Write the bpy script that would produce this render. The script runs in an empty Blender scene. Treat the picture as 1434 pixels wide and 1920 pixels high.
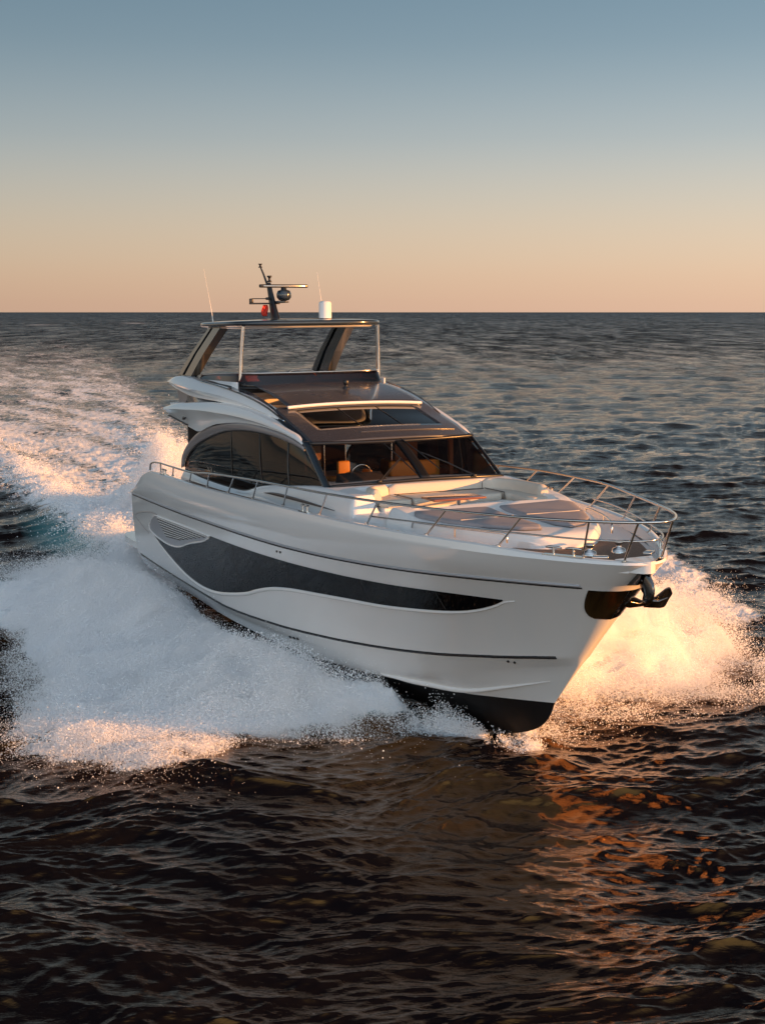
import bpy, bmesh, math, random
import numpy as np
from mathutils import Vector, Matrix
from mathutils.bvhtree import BVHTree

random.seed(7)
rng = np.random.default_rng(11)
scene = bpy.context.scene
COL = scene.collection
rad = math.radians

# ------------------------------------------------------------------ camera
FPX, PITCH, CAMH = 2479.94, rad(8.5996), 7.0331
cam_d = bpy.data.cameras.new('camera')
cam_d.sensor_fit = 'VERTICAL'
cam_d.sensor_height = 36.0
cam_d.lens = FPX * 36.0 / 1920.0
cam_d.clip_start = 0.1
cam_d.clip_end = 60000
cam = bpy.data.objects.new('camera', cam_d)
COL.objects.link(cam)
cam.location = (0, 0, CAMH)
cam.rotation_euler = (math.pi / 2 - PITCH, 0, 0)
scene.camera = cam

# ------------------------------------------------------------------ sky, sun, exposure
SUN_EL, SUN_AZ = rad(7.2), rad(-13.5)      # azimuth measured from +X (right of picture) towards +Y (away)
sd = Vector((math.cos(SUN_AZ) * math.cos(SUN_EL), math.sin(SUN_AZ) * math.cos(SUN_EL), math.sin(SUN_EL)))
world = bpy.data.worlds.new('World')
scene.world = world
world.use_nodes = True
wn, wl = world.node_tree.nodes, world.node_tree.links
wn.clear()
w_out = wn.new('ShaderNodeOutputWorld')
w_bg = wn.new('ShaderNodeBackground')
w_bg.inputs['Strength'].default_value = 1.0
w_sky = wn.new('ShaderNodeTexSky')
w_sky.sky_type = 'NISHITA'
w_sky.sun_disc = False
w_sky.sun_elevation = SUN_EL
w_sky.sun_rotation = math.pi / 2 - SUN_AZ
w_sky.altitude = 0
w_sky.air_density = 1.0
w_sky.dust_density = 1.5
w_sky.ozone_density = 2.0
# dusk gradient over the height above the horizon, warmer and brighter towards the sun's side
w_tc = wn.new('ShaderNodeTexCoord')
w_sep = wn.new('ShaderNodeSeparateXYZ')
wl.new(w_tc.outputs['Generated'], w_sep.inputs[0])
w_r = wn.new('ShaderNodeValToRGB')
w_r.color_ramp.interpolation = 'B_SPLINE'
stops = [(0.0, (.385, .25, .178)), (.012, (.395, .257, .178)), (.04, (.40, .292, .205)), (.08, (.335, .295, .24)), (.125, (.225, .25, .258)), (.19, (.108, .160, .195)), (.28, (.072, .115, .155)), (.42, (.07, .085, .10)), (.6, (.08, .09, .105)), (1.0, (.10, .125, .155))]
el = w_r.color_ramp.elements
el[0].position, el[0].color = stops[0][0], (*stops[0][1], 1)
el[1].position, el[1].color = stops[-1][0], (*stops[-1][1], 1)
for p_, c_ in stops[1:-1]:
    e_ = el.new(p_); e_.color = (*c_, 1)
wl.new(w_sep.outputs['Z'], w_r.inputs[0])
w_dot = wn.new('ShaderNodeVectorMath'); w_dot.operation = 'DOT_PRODUCT'
wl.new(w_tc.outputs['Generated'], w_dot.inputs[0])
w_dot.inputs[1].default_value = tuple(sd)
w_az = wn.new('ShaderNodeMapRange')
w_az.inputs[1].default_value = -1; w_az.inputs[2].default_value = 1
w_az.inputs[3].default_value = 0.55; w_az.inputs[4].default_value = 1.45
wl.new(w_dot.outputs['Value'], w_az.inputs[0])
w_mul = wn.new('ShaderNodeVectorMath'); w_mul.operation = 'SCALE'
wl.new(w_r.outputs[0], w_mul.inputs[0]); wl.new(w_az.outputs[0], w_mul.inputs['Scale'])
w_ns = wn.new('ShaderNodeVectorMath'); w_ns.operation = 'SCALE'
w_ns.inputs['Scale'].default_value = 0.012
wl.new(w_sky.outputs[0], w_ns.inputs[0])
w_add = wn.new('ShaderNodeVectorMath'); w_add.operation = 'ADD'
wl.new(w_mul.outputs[0], w_add.inputs[0]); wl.new(w_ns.outputs[0], w_add.inputs[1])
w_d2 = wn.new('ShaderNodeVectorMath'); w_d2.operation = 'DOT_PRODUCT'  # unseen sky behind the camera, extra brightness added to lift the shaded hull
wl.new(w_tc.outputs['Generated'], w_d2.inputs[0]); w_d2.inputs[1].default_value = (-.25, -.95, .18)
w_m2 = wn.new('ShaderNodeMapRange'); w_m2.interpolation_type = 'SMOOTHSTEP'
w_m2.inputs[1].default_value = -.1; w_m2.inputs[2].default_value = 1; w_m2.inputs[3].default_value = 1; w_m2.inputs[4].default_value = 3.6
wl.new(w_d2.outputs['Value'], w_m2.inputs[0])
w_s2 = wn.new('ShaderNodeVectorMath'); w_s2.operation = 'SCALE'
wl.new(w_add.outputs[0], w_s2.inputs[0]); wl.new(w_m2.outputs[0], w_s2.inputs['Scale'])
# unseen dark patch added high in the sky so the near water mirrors darker
w_d3 = wn.new('ShaderNodeVectorMath'); w_d3.operation = 'DOT_PRODUCT'
wl.new(w_tc.outputs['Generated'], w_d3.inputs[0]); w_d3.inputs[1].default_value = (0, .70, .714)
w_m3 = wn.new('ShaderNodeMapRange'); w_m3.interpolation_type = 'SMOOTHSTEP'
w_m3.inputs[1].default_value = .45; w_m3.inputs[2].default_value = .88
wl.new(w_d3.outputs['Value'], w_m3.inputs[0])
w_m4 = wn.new('ShaderNodeMapRange'); w_m4.interpolation_type = 'SMOOTHSTEP'
w_m4.inputs[1].default_value = .34; w_m4.inputs[2].default_value = .54
wl.new(w_sep.outputs['Z'], w_m4.inputs[0])
w_m5 = wn.new('ShaderNodeMath'); w_m5.operation = 'MULTIPLY'
wl.new(w_m3.outputs[0], w_m5.inputs[0]); wl.new(w_m4.outputs[0], w_m5.inputs[1])
w_mx = wn.new('ShaderNodeMix'); w_mx.data_type = 'RGBA'
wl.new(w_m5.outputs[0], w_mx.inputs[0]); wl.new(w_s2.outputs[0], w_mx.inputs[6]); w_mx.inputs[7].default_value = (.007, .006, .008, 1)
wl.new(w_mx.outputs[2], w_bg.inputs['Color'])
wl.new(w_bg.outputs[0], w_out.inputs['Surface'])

sun_d = bpy.data.lights.new('sun', 'SUN')
sun_d.energy = 5.0
sun_d.angle = rad(0.6)
sun_d.color = (1.0, 0.41, 0.105)
sun = bpy.data.objects.new('sun', sun_d)
COL.objects.link(sun)
sun.location = (40, 0, 30)
sun.rotation_euler = (-sd).to_track_quat('-Z', 'Y').to_euler()

scene.view_settings.view_transform = 'Standard'
scene.view_settings.look = 'None'
scene.view_settings.gamma = 1
scene.view_settings.exposure = 0.9
scene.view_settings.use_curve_mapping = False
scene.render.engine = 'CYCLES'
cy = scene.cycles
cy.use_denoising = True
try:
    cy.denoiser = 'OPENIMAGEDENOISE'
except Exception:
    pass
cy.max_bounces = 14
cy.diffuse_bounces = 7
cy.glossy_bounces = 4
cy.transparent_max_bounces = 16
cy.transmission_bounces = 6
cy.caustics_reflective = False
cy.caustics_refractive = False

# ------------------------------------------------------------------ materials
def mat(name, color, rough=0.4, metal=0.0, spec=0.5, coat=0.0, noise=None, bump=None, alpha=None):
    m = bpy.data.materials.new(name)
    m.use_nodes = True
    nt = m.node_tree
    b = nt.nodes['Principled BSDF']
    b.inputs['Base Color'].default_value = (*color, 1)
    b.inputs['Roughness'].default_value = rough
    b.inputs['Metallic'].default_value = metal
    b.inputs['Specular IOR Level'].default_value = spec
    b.inputs['Coat Weight'].default_value = coat
    b.inputs['Coat Roughness'].default_value = 0.06
    tc = nt.nodes.new('ShaderNodeTexCoord')
    if noise:
        sc, amt, ramt = noise
        nz = nt.nodes.new('ShaderNodeTexNoise')
        nz.inputs['Scale'].default_value = sc
        nz.inputs['Detail'].default_value = 5
        nt.links.new(tc.outputs['Object'], nz.inputs['Vector'])
        hs = nt.nodes.new('ShaderNodeMix')
        hs.data_type = 'RGBA'
        hs.inputs[6].default_value = (*[c * (1 - amt) for c in color], 1)
        hs.inputs[7].default_value = (*[min(1, c * (1 + amt)) for c in color], 1)
        nt.links.new(nz.outputs['Fac'], hs.inputs[0])
        nt.links.new(hs.outputs[2], b.inputs['Base Color'])
        mr = nt.nodes.new('ShaderNodeMapRange')
        mr.inputs[3].default_value = max(0.0, rough - ramt)
        mr.inputs[4].default_value = min(1.0, rough + ramt)
        nt.links.new(nz.outputs['Fac'], mr.inputs[0])
        nt.links.new(mr.outputs[0], b.inputs['Roughness'])
    if bump:
        sc, dist = bump
        nb = nt.nodes.new('ShaderNodeTexNoise')
        nb.inputs['Scale'].default_value = sc
        nb.inputs['Detail'].default_value = 4
        nt.links.new(tc.outputs['Object'], nb.inputs['Vector'])
        bm = nt.nodes.new('ShaderNodeBump')
        bm.inputs['Distance'].default_value = dist
        bm.inputs['Strength'].default_value = 1
        nt.links.new(nb.outputs['Fac'], bm.inputs['Height'])
        nt.links.new(bm.outputs[0], b.inputs['Normal'])
    return m

def glass(name, tint, ior=1.5, rough=0.02, refl=(1, 1, 1)):
    m = bpy.data.materials.new(name)
    m.use_nodes = True
    nt = m.node_tree
    nt.nodes.clear()
    o = nt.nodes.new('ShaderNodeOutputMaterial')
    t = nt.nodes.new('ShaderNodeBsdfTransparent')
    t.inputs[0].default_value = (*tint, 1)
    g = nt.nodes.new('ShaderNodeBsdfGlossy')
    g.inputs['Color'].default_value = (*refl, 1)
    g.inputs['Roughness'].default_value = rough
    lw = nt.nodes.new('ShaderNodeLayerWeight'); lw.inputs['Blend'].default_value = 0.5
    pw = nt.nodes.new('ShaderNodeMath'); pw.operation = 'POWER'; pw.inputs[1].default_value = 5
    nt.links.new(lw.outputs['Facing'], pw.inputs[0])
    f = nt.nodes.new('ShaderNodeMath'); f.operation = 'MULTIPLY_ADD'
    f0 = ((ior - 1) / (ior + 1)) ** 2
    f.inputs[1].default_value = 1 - f0; f.inputs[2].default_value = f0
    nt.links.new(pw.outputs[0], f.inputs[0])
    mx = nt.nodes.new('ShaderNodeMixShader')
    nt.links.new(f.outputs[0], mx.inputs[0])
    nt.links.new(t.outputs[0], mx.inputs[1])
    nt.links.new(g.outputs[0], mx.inputs[2])
    nt.links.new(mx.outputs[0], o.inputs['Surface'])
    return m

def teak_mat(name):
    m = mat(name, (0.20, 0.12, 0.085), 0.6)
    nt = m.node_tree
    b = nt.nodes['Principled BSDF']
    tc = nt.nodes.new('ShaderNodeTexCoord')
    sep = nt.nodes.new('ShaderNodeSeparateXYZ')
    nt.links.new(tc.outputs['Object'], sep.inputs[0])
    mul = nt.nodes.new('ShaderNodeMath'); mul.operation = 'MULTIPLY'; mul.inputs[1].default_value = 1 / 0.062
    nt.links.new(sep.outputs['Y'], mul.inputs[0])
    fr = nt.nodes.new('ShaderNodeMath'); fr.operation = 'FRACT'
    nt.links.new(mul.outputs[0], fr.inputs[0])
    lt = nt.nodes.new('ShaderNodeMath'); lt.operation = 'LESS_THAN'; lt.inputs[1].default_value = 0.16
    nt.links.new(fr.outputs[0], lt.inputs[0])
    nz = nt.nodes.new('ShaderNodeTexNoise'); nz.inputs['Scale'].default_value = 9; nz.inputs['Detail'].default_value = 6
    mp = nt.nodes.new('ShaderNodeMapping'); mp.inputs['Scale'].default_value = (1, 12, 1)
    nt.links.new(tc.outputs['Object'], mp.inputs[0]); nt.links.new(mp.outputs[0], nz.inputs['Vector'])
    cr = nt.nodes.new('ShaderNodeValToRGB')
    cr.color_ramp.elements[0].color = (0.13, 0.075, 0.05, 1); cr.color_ramp.elements[0].position = .3
    cr.color_ramp.elements[1].color = (0.30, 0.18, 0.12, 1); cr.color_ramp.elements[1].position = .7
    nt.links.new(nz.outputs['Fac'], cr.inputs[0])
    mx = nt.nodes.new('ShaderNodeMix'); mx.data_type = 'RGBA'
    nt.links.new(lt.outputs[0], mx.inputs[0]); nt.links.new(cr.outputs[0], mx.inputs[6])
    mx.inputs[7].default_value = (0.02, 0.016, 0.014, 1)
    nt.links.new(mx.outputs[2], b.inputs['Base Color'])
    return m

M = {}
M['gel'] = mat('white_gelcoat', (0.84, 0.81, 0.78), 0.11, coat=0.6, noise=(0.9, 0.02, 0.04))
M['gel2'] = mat('white_deck_paint', (0.76, 0.74, 0.72), 0.38, noise=(3.0, 0.04, 0.08), bump=(160, .0006))
M['anti'] = mat('black_antifouling', (0.006, 0.006, 0.007), 0.6, spec=.25, noise=(3, .3, .1))
M['stripe'] = mat('dark_boot_stripe', (0.012, 0.012, 0.015), 0.25)
M['hullglass'] = mat('black_hull_glass', (0.003, 0.003, 0.004), 0.03, spec=.14)
M['roof'] = mat('metallic_charcoal_paint', (0.022, 0.032, 0.042), 0.22, metal=0.15, coat=0.8, noise=(2, .06, .04))
M['panel'] = mat('dark_taupe_gloss', (0.062, 0.060, 0.066), 0.26, coat=0.35, noise=(2, .08, .05))
M['black'] = mat('black_trim', (0.01, 0.01, 0.011), 0.35)
M['steel'] = mat('polished_stainless_steel', (0.62, 0.60, 0.58), 0.13, metal=1.0)
M['dsteel'] = mat('dark_polished_steel', (0.16, 0.15, 0.15), 0.12, metal=1.0)
M['cream'] = mat('cream_upholstery', (0.60, 0.52, 0.43), 0.62, noise=(5, .05, .1), bump=(90, .001))
M['grey'] = mat('grey_sunpad_fabric', (0.30, 0.28, 0.29), 0.75, noise=(4, .10, .08), bump=(120, .001))
M['piping'] = mat('dark_seam', (0.09, 0.075, 0.065), 0.6)
M['teak'] = teak_mat('teak_planking')
M['varnish'] = mat('varnished_teak', (0.23, 0.075, 0.035), 0.22, coat=.6, noise=(6, .25, .05))
M['swoosh'] = mat('taupe_inlay', (0.10, 0.075, 0.065), 0.3)
M['trim'] = mat('taupe_window_surround', (0.30, 0.26, 0.25), 0.3, coat=.4)
M['sideglass'] = glass('dark_tinted_window_glass', (0.05, 0.035, 0.03), 1.6)
M['wsglass'] = glass('windshield_glass', (0.78, 0.75, 0.72), 1.75)
M['flyglass'] = glass('brown_tinted_glass', (0.30, 0.14, 0.09), 1.55)
M['roofglass'] = glass('dark_sunroof_glass', (0.012, 0.012, 0.014), 1.5)
M['tan'] = mat('tan_leather', (0.62, 0.25, 0.04), 0.5, bump=(60, .001))
M['wood'] = mat('walnut_interior', (0.16, 0.075, 0.04), 0.35, noise=(4, .3, .1))
M['darkint'] = mat('dark_interior', (0.035, 0.028, 0.026), 0.6, noise=(4, .3, .1))
M['rubber'] = mat('dark_rubber', (0.02, 0.02, 0.02), 0.6)
M['white'] = mat('white_plastic', (0.75, 0.73, 0.70), 0.35)
M['grillem'] = mat('grey_grille_metal', (0.42, 0.42, 0.44), 0.35, metal=.3)
M['flagred'] = mat('red_cloth', (0.65, 0.04, 0.02), 0.8)

# ------------------------------------------------------------------ helpers
def pchip(xs, ys, x):
    xs = np.asarray(xs, float); ys = np.asarray(ys, float)
    h = np.diff(xs); d = np.diff(ys) / h
    m = np.zeros(len(xs)); m[0] = d[0]; m[-1] = d[-1]
    for i in range(1, len(xs) - 1):
        if d[i - 1] * d[i] > 0:
            w1 = 2 * h[i] + h[i - 1]; w2 = h[i] + 2 * h[i - 1]
            m[i] = (w1 + w2) / (w1 / d[i - 1] + w2 / d[i])
    x = np.clip(np.asarray(x, float), xs[0], xs[-1])
    i = np.clip(np.searchsorted(xs, x, side='right') - 1, 0, len(h) - 1)
    t = (x - xs[i]) / h[i]
    return ((1 + 2 * t) * (1 - t) ** 2 * ys[i] + t * (1 - t) ** 2 * h[i] * m[i]
            + t * t * (3 - 2 * t) * ys[i + 1] + t * t * (t - 1) * h[i] * m[i + 1])

def crv(pts, n, closed=False):
    """smooth Catmull-Rom through pts, n samples evenly by length"""
    P = np.asarray(pts, float)
    if closed:
        Q = np.vstack([P[-1], P, P[0], P[1]])
    else:
        Q = np.vstack([2 * P[0] - P[1], P, 2 * P[-1] - P[-2]])
    out = []
    for i in range(1, len(Q) - 2):
        for t in np.linspace(0, 1, 24, endpoint=False):
            a, b, c, d = Q[i - 1], Q[i], Q[i + 1], Q[i + 2]
            out.append(.5 * ((2 * b) + (c - a) * t + (2 * a - 5 * b + 4 * c - d) * t * t + (3 * b - a - 3 * c + d) * t ** 3))
    out.append(P[0] if closed else P[-1])
    out = np.array(out)
    s = np.r_[0, np.cumsum(np.linalg.norm(np.diff(out, axis=0), axis=1))]
    u = np.linspace(0, s[-1], n + 1)[:-1] if closed else np.linspace(0, s[-1], n)
    return np.stack([np.interp(u, s, out[:, k]) for k in range(out.shape[1])], 1)

class MB:
    def __init__(s):
        s.v = []; s.f = []; s.m = []; s.sm = []
    def add(s, verts, faces, mi=0, smooth=True):
        o = len(s.v)
        s.v += [tuple(map(float, p)) for p in verts]
        for f in faces:
            s.f.append(tuple(i + o for i in f)); s.m.append(mi); s.sm.append(smooth)
        return s
    def grid(s, P, mi=0, flip=False, closed=False, smooth=True):
        P = np.asarray(P, float); n, m = P.shape[:2]
        F = []
        mm = m if closed else m - 1
        for i in range(n - 1):
            for j in range(mm):
                k = (j + 1) % m
                q = (i * m + j, (i + 1) * m + j, (i + 1) * m + k, i * m + k)
                F.append(q[::-1] if flip else q)
        return s.add(P.reshape(-1, 3), F, mi, smooth)
    def box(s, c, d, mi=0, bev=0.0, rz=0.0, ry=0.0, rx=0.0):
        bm = bmesh.new()
        bmesh.ops.create_cube(bm, size=1)
        bmesh.ops.scale(bm, vec=d, verts=bm.verts)
        if bev:
            bmesh.ops.bevel(bm, geom=bm.edges[:], offset=bev, segments=3, profile=.5, affect='EDGES')
        mt = Matrix.Translation(c) @ Matrix.Rotation(rz, 4, 'Z') @ Matrix.Rotation(ry, 4, 'Y') @ Matrix.Rotation(rx, 4, 'X')
        bmesh.ops.transform(bm, matrix=mt, verts=bm.verts)
        bm.verts.index_update()
        s.add([v.co for v in bm.verts], [[v.index for v in f.verts] for f in bm.faces], mi, bev > 0)
        bm.free()
        return s
    def tube(s, path, r, seg=10, mi=0, closed=False, cap=True):
        P = np.asarray(path, float); n = len(P)
        r = np.full(n, r) if np.isscalar(r) else np.asarray(r, float)
        T = np.gradient(P, axis=0)
        if closed:
            T = np.roll(P, -1, 0) - np.roll(P, 1, 0)
        T /= np.linalg.norm(T, axis=1)[:, None] + 1e-12
        up = np.array([0, 0, 1.0])
        if abs(T[0] @ up) > .95: up = np.array([0, 1.0, 0])
        N = np.cross(up, T[0]); N /= np.linalg.norm(N)
        rings = []
        for i in range(n):
            N = N - (N @ T[i]) * T[i]; N /= np.linalg.norm(N) + 1e-12
            B = np.cross(T[i], N)
            a = np.linspace(0, 2 * np.pi, seg, endpoint=False)
            rings.append(P[i] + r[i] * (np.cos(a)[:, None] * N + np.sin(a)[:, None] * B))
        rings = np.array(rings)
        if closed:
            rings = np.concatenate([rings, rings[:1]], 0)
        s.grid(rings, mi, closed=True)
        if cap and not closed:
            s.add(rings[0], [tuple(range(seg))], mi, False)
            s.add(rings[-1], [tuple(range(seg))[::-1]], mi, False)
        return s
    def lathe(s, prof, seg=24, at=(0, 0, 0), mi=0):
        a = np.linspace(0, 2 * np.pi, seg, endpoint=False)
        P = np.array([[(r * math.cos(t) + at[0], r * math.sin(t) + at[1], z + at[2]) for t in a] for r, z in prof])
        return s.grid(P, mi, closed=True, flip=True)
    def prism(s, poly, dvec, mi=0, smooth=False):
        """solid between polygon poly and poly+dvec"""
        P = np.asarray(poly, float); n = len(P); Q = P + np.asarray(dvec, float)
        s.add(P, [tuple(range(n))[::-1]], mi, smooth)
        s.add(Q, [tuple(range(n))], mi, smooth)
        s.add(np.vstack([P, Q]), [(i, (i + 1) % n, n + (i + 1) % n, n + i) for i in range(n)], mi, smooth)
        return s
    def mirrored(s):
        o = MB(); o.v = [(x, -y, z) for x, y, z in s.v]; o.f = [f[::-1] for f in s.f]; o.m = list(s.m); o.sm = list(s.sm)
        return o
    def plus(s, o):
        k = len(s.v); s.v += o.v; s.f += [tuple(i + k for i in f) for f in o.f]; s.m += o.m; s.sm += o.sm
        return s
    def mesh(s, name, mats):
        me = bpy.data.meshes.new(name)
        me.from_pydata(s.v, [], s.f)
        for m_ in mats: me.materials.append(m_)
        me.polygons.foreach_set('material_index', s.m)
        me.polygons.foreach_set('use_smooth', s.sm)
        me.update()
        return me

# yacht frame -> world
YAW, TRIM, ROLL = rad(-65.3912), rad(1.0417), rad(.4357)
def _R():
    c, s_ = math.cos(YAW), math.sin(YAW); a = Matrix(((c, -s_, 0), (s_, c, 0), (0, 0, 1)))
    c, s_ = math.cos(TRIM), math.sin(TRIM); b = Matrix(((c, 0, -s_), (0, 1, 0), (s_, 0, c)))
    c, s_ = math.cos(ROLL), math.sin(ROLL); d = Matrix(((1, 0, 0), (0, c, -s_), (0, s_, c)))
    return a @ b @ d
YM = Matrix.Translation((-4.513, 35.285, .5669)) @ _R().to_4x4()

yacht = bpy.data.objects.new('motor_yacht', None)
COL.objects.link(yacht)
yacht.matrix_world = YM
yacht['label'] = 'white flybridge motor yacht speeding towards the right with its bow throwing spray'
yacht['category'] = 'yacht'

def part(name, mb, mats, parent=None, label=None, sharp=None, solid=None, bevel=None):
    """a part of the yacht: geometry given in the yacht's frame, origin at the part's own centre"""
    if not isinstance(mats, (list, tuple)): mats = [mats]
    me = mb.mesh(name, mats)
    o = bpy.data.objects.new(name, me)
    COL.objects.link(o)
    p = parent or yacht
    V = np.array([v.co for v in me.vertices])
    c = Vector((V.min(0) + V.max(0)) / 2)
    c.z = float(V[:, 2].min())
    me.transform(Matrix.Translation(-c))
    o.parent = p
    base = Vector(p['_org']) if p is not yacht else Vector((0, 0, 0))
    o.location = c - base
    o['_org'] = tuple(c)
    if label: o['label'] = label
    finish(o, sharp, solid, bevel)
    return o

def finish(o, sharp=None, solid=None, bevel=None):
    if solid:
        md = o.modifiers.new('solid', 'SOLIDIFY'); md.thickness = solid[0]; md.offset = solid[1]
    if bevel:
        md = o.modifiers.new('bevel', 'BEVEL'); md.width = bevel; md.segments = 2; md.limit_method = 'ANGLE'
    if sharp is not None:
        try:
            o.data.set_sharp_from_angle(angle=rad(sharp))
        except Exception:
            pass

def thing(name, mb, mats, label, cat, group=None, sharp=None, solid=None, bevel=None):
    """a separate thing aboard the yacht, given in the yacht's frame; top-level"""
    if not isinstance(mats, (list, tuple)): mats = [mats]
    me = mb.mesh(name, mats)
    o = bpy.data.objects.new(name, me)
    COL.objects.link(o)
    V = np.array([v.co for v in me.vertices])
    c = Vector((V.min(0) + V.max(0)) / 2); c.z = float(V[:, 2].min())
    me.transform(Matrix.Translation(-c))
    o.matrix_world = YM @ Matrix.Translation(c)
    o['label'] = label; o['category'] = cat
    if group: o['group'] = group
    o['_org'] = tuple(c)
    finish(o, sharp, solid, bevel)
    return o

# ------------------------------------------------------------------ hull lines (metres, yacht frame, x forward, y port)
def plan(B, xm, xe, n, p, ya=.12, xa=6., R=0.):
    def y(x):
        x = np.asarray(x, float)
        b = B - ya * np.maximum(0, (xa - x) / xa) ** 2
        s_ = np.clip((x - xm) / (xe - xm), 0, 1)
        y0 = np.where(x > xm, B * np.maximum(0, 1 - s_ ** n) ** p, b)
        d = np.maximum(0, xe - x)
        return np.sqrt(y0 ** 2 + 2 * R * d * np.exp(-d / .30))
    return y
y_sheer = plan(2.66, 9, 19.58, 2.7, .70, R=.25)
y_cap = plan(2.68, 9, 19.60, 2.7, .70, R=.25)
y_rub = plan(2.66, 9, 19.15, 2.26, .68, R=.30)
y_boot = plan(2.42, 8, 18.02, 1.66, .78, R=.12)
y_chine = plan(2.33, 7, 17.88, 1.72, .90, R=.04)
y_paint = plan(2.28, 7, 17.2, 1.8, 1)
def tab(t):
    xs, zs = zip(*t)
    return lambda x: pchip(xs, zs, x)
z_sheer = tab([(0, 2.0), (1.6, 2.08), (2.1, 2.26), (2.8, 2.55), (3.6, 2.69), (7.4, 2.735), (10.6, 2.81), (13.3, 2.85), (15.2, 2.85), (17.3, 2.845), (18.4, 2.80), (19.6, 2.77)])
z_cap = tab([(0, 1.985), (1.5, 2.03), (2.1, 2.18), (2.8, 2.44), (3.7, 2.58), (7.5, 2.64), (10.6, 2.71), (13.3, 2.745), (15.2, 2.745), (18, 2.74), (19.6, 2.74)])
z_rub = tab([(0, 1.94), (1.9, 1.98), (6.1, 2.036), (9.9, 2.115), (13.1, 2.17), (15.4, 2.235), (17.8, 2.33), (19.15, 2.37)])
z_boot = tab([(0, .36), (2.2, .345), (7.8, .325), (10.7, .40), (12.5, .49), (14.3, .62), (15.3, .72), (16.3, .855), (18.02, 1.12)])
z_chine = tab([(0, .16), (8, .13), (12, .13), (13.5, .16), (14.7, .24), (16.07, .53), (17.1, .77), (17.88, .95)])
z_paint = tab([(0, .03), (5.7, .04), (8.6, -.017), (11.1, -.10), (13.0, -.09), (14.4, -.015), (15.4, .02), (16.1, .09), (17.2, .213)])
z_keel = tab([(0, -.75), (6, -.95), (12, -.98), (14.5, -.86), (15.4, -.74), (16.04, -.585)])
LINES = [  # name, y, z, x start, x end
    ('keel', lambda x: np.asarray(x, float) * 0, z_keel, 1.2, 16.04),
    ('paint', y_paint, z_paint, 1.1, 17.2),
    ('chine', y_chine, z_chine, 1.0, 17.88),
    ('boot', y_boot, z_boot, .85, 18.02),
    ('rub', y_rub, z_rub, 1.45, 19.15),
    ('cap', y_cap, z_cap, 1.5, 19.60),
    ('sheer', y_sheer, z_sheer, 1.55, 19.58)]
NT = 220
tt = np.linspace(0, 1, NT)
gt = 1 - (1 - tt) ** 1.7
def line3(L):
    n_, fy, fz, a, b = L
    x = a + (b - a) * gt
    return np.stack([x, -fy(x), fz(x)], 1)
C3 = [line3(L) for L in LINES]
# stem of the rows between paint and keel gets a curved forefoot
rows = []; rmat = []
sub = {0: 10, 1: 4, 2: 5, 3: 26, 4: 10, 5: 4}
for i in range(6):
    A, B_ = C3[i], C3[i + 1]
    for k in range(sub[i]):
        w = k / sub[i]
        P = A * (1 - w) + B_ * w
        if i == 0:      # rounded forefoot, slightly convex bottom
            fwd = np.clip((gt - .55) / .45, 0, 1)
            P[:, 0] += .22 * math.sin(math.pi * w) * fwd ** 6
            P[:, 2] += -.05 * math.sin(math.pi * w)
        if i == 3:      # hollow flare towards the bow, slight fullness amidships
            fwd = np.clip((P[:, 0] - 9) / 8, 0, 1)
            hol = (w - w ** (1 + .35 * fwd))
            P[:, 1] = A[:, 1] + (B_[:, 1] - A[:, 1]) * (w - hol) - .035 * math.sin(math.pi * w) * (1 - fwd)
            P[:, 0] = A[:, 0] * (1 - w) + B_[:, 0] * w
            P[-1, 1] = 0
        if i == 4:      # recess line under the rub rail, convex bulwark
            P[:, 1] -= .035 * math.sin(math.pi * w) * np.clip((19.4 - P[:, 0]) / 3, 0, 1)
        rows.append(P); rmat.append(i)
rows.append(C3[6]); rows = np.array(rows)
rows[:, -1, 1] = 0
hullS = MB()
for r in range(len(rows) - 1):
    mi = 1 if rmat[r] == 0 else 0
    hullS.grid(rows[r:r + 2].transpose(1, 0, 2), mi, flip=False)
hp = hullS.mirrored()
# transom: aft edges joined across
edge = rows[:, 0, :]
tr = MB()
TP = np.array([[e * [1, 1 - 2 * k, 1] for k in np.linspace(0, 1, 9)] for e in edge])
tr.grid(TP, 0, flip=False)
hull_mb = MB().plus(hullS).plus(hp).plus(tr)
hull = part('hull', hull_mb, [M['gel'], M['anti']], label='white hull with black bottom paint')
# weld seams of the hull rows
bm = bmesh.new(); bm.from_mesh(hull.data)
bmesh.ops.remove_doubles(bm, verts=bm.verts, dist=1e-4)
bmesh.ops.recalc_face_normals(bm, faces=bm.faces)
bm.to_mesh(hull.data); bm.free()
for p_ in hull.data.polygons: p_.use_smooth = True
hull.data.set_sharp_from_angle(angle=rad(28))
bvh = BVHTree.FromPolygons([Vector(v) for v in hullS.v], hullS.f)
def hull_at(x, z, off=0.0, side=-1):
    hit = bvh.ray_cast(Vector((x, -12, z)), Vector((0, 1, 0)))
    if hit[0] is None: return np.array([x, -off * 1.0, z])
    n_ = hit[1]
    if n_.y > 0: n_ = -n_
    p_ = hit[0] + n_ * off
    return np.array([p_.x, p_.y if side < 0 else -p_.y, p_.z])

def hull_tube(name, pts, r, m_, off=0.0, n=200, seg=8, parent=None, label=None):
    """strip that lies on both hull sides"""
    c = crv([(x, 0, z) for x, z in pts], n)
    path = np.array([hull_at(p[0], p[2], off) for p in c])
    for sgn, nm in ((1, name), (-1, name)):
        part(nm, MB().tube(path * [1, sgn, 1], r, seg), m_, parent, label)

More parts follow.
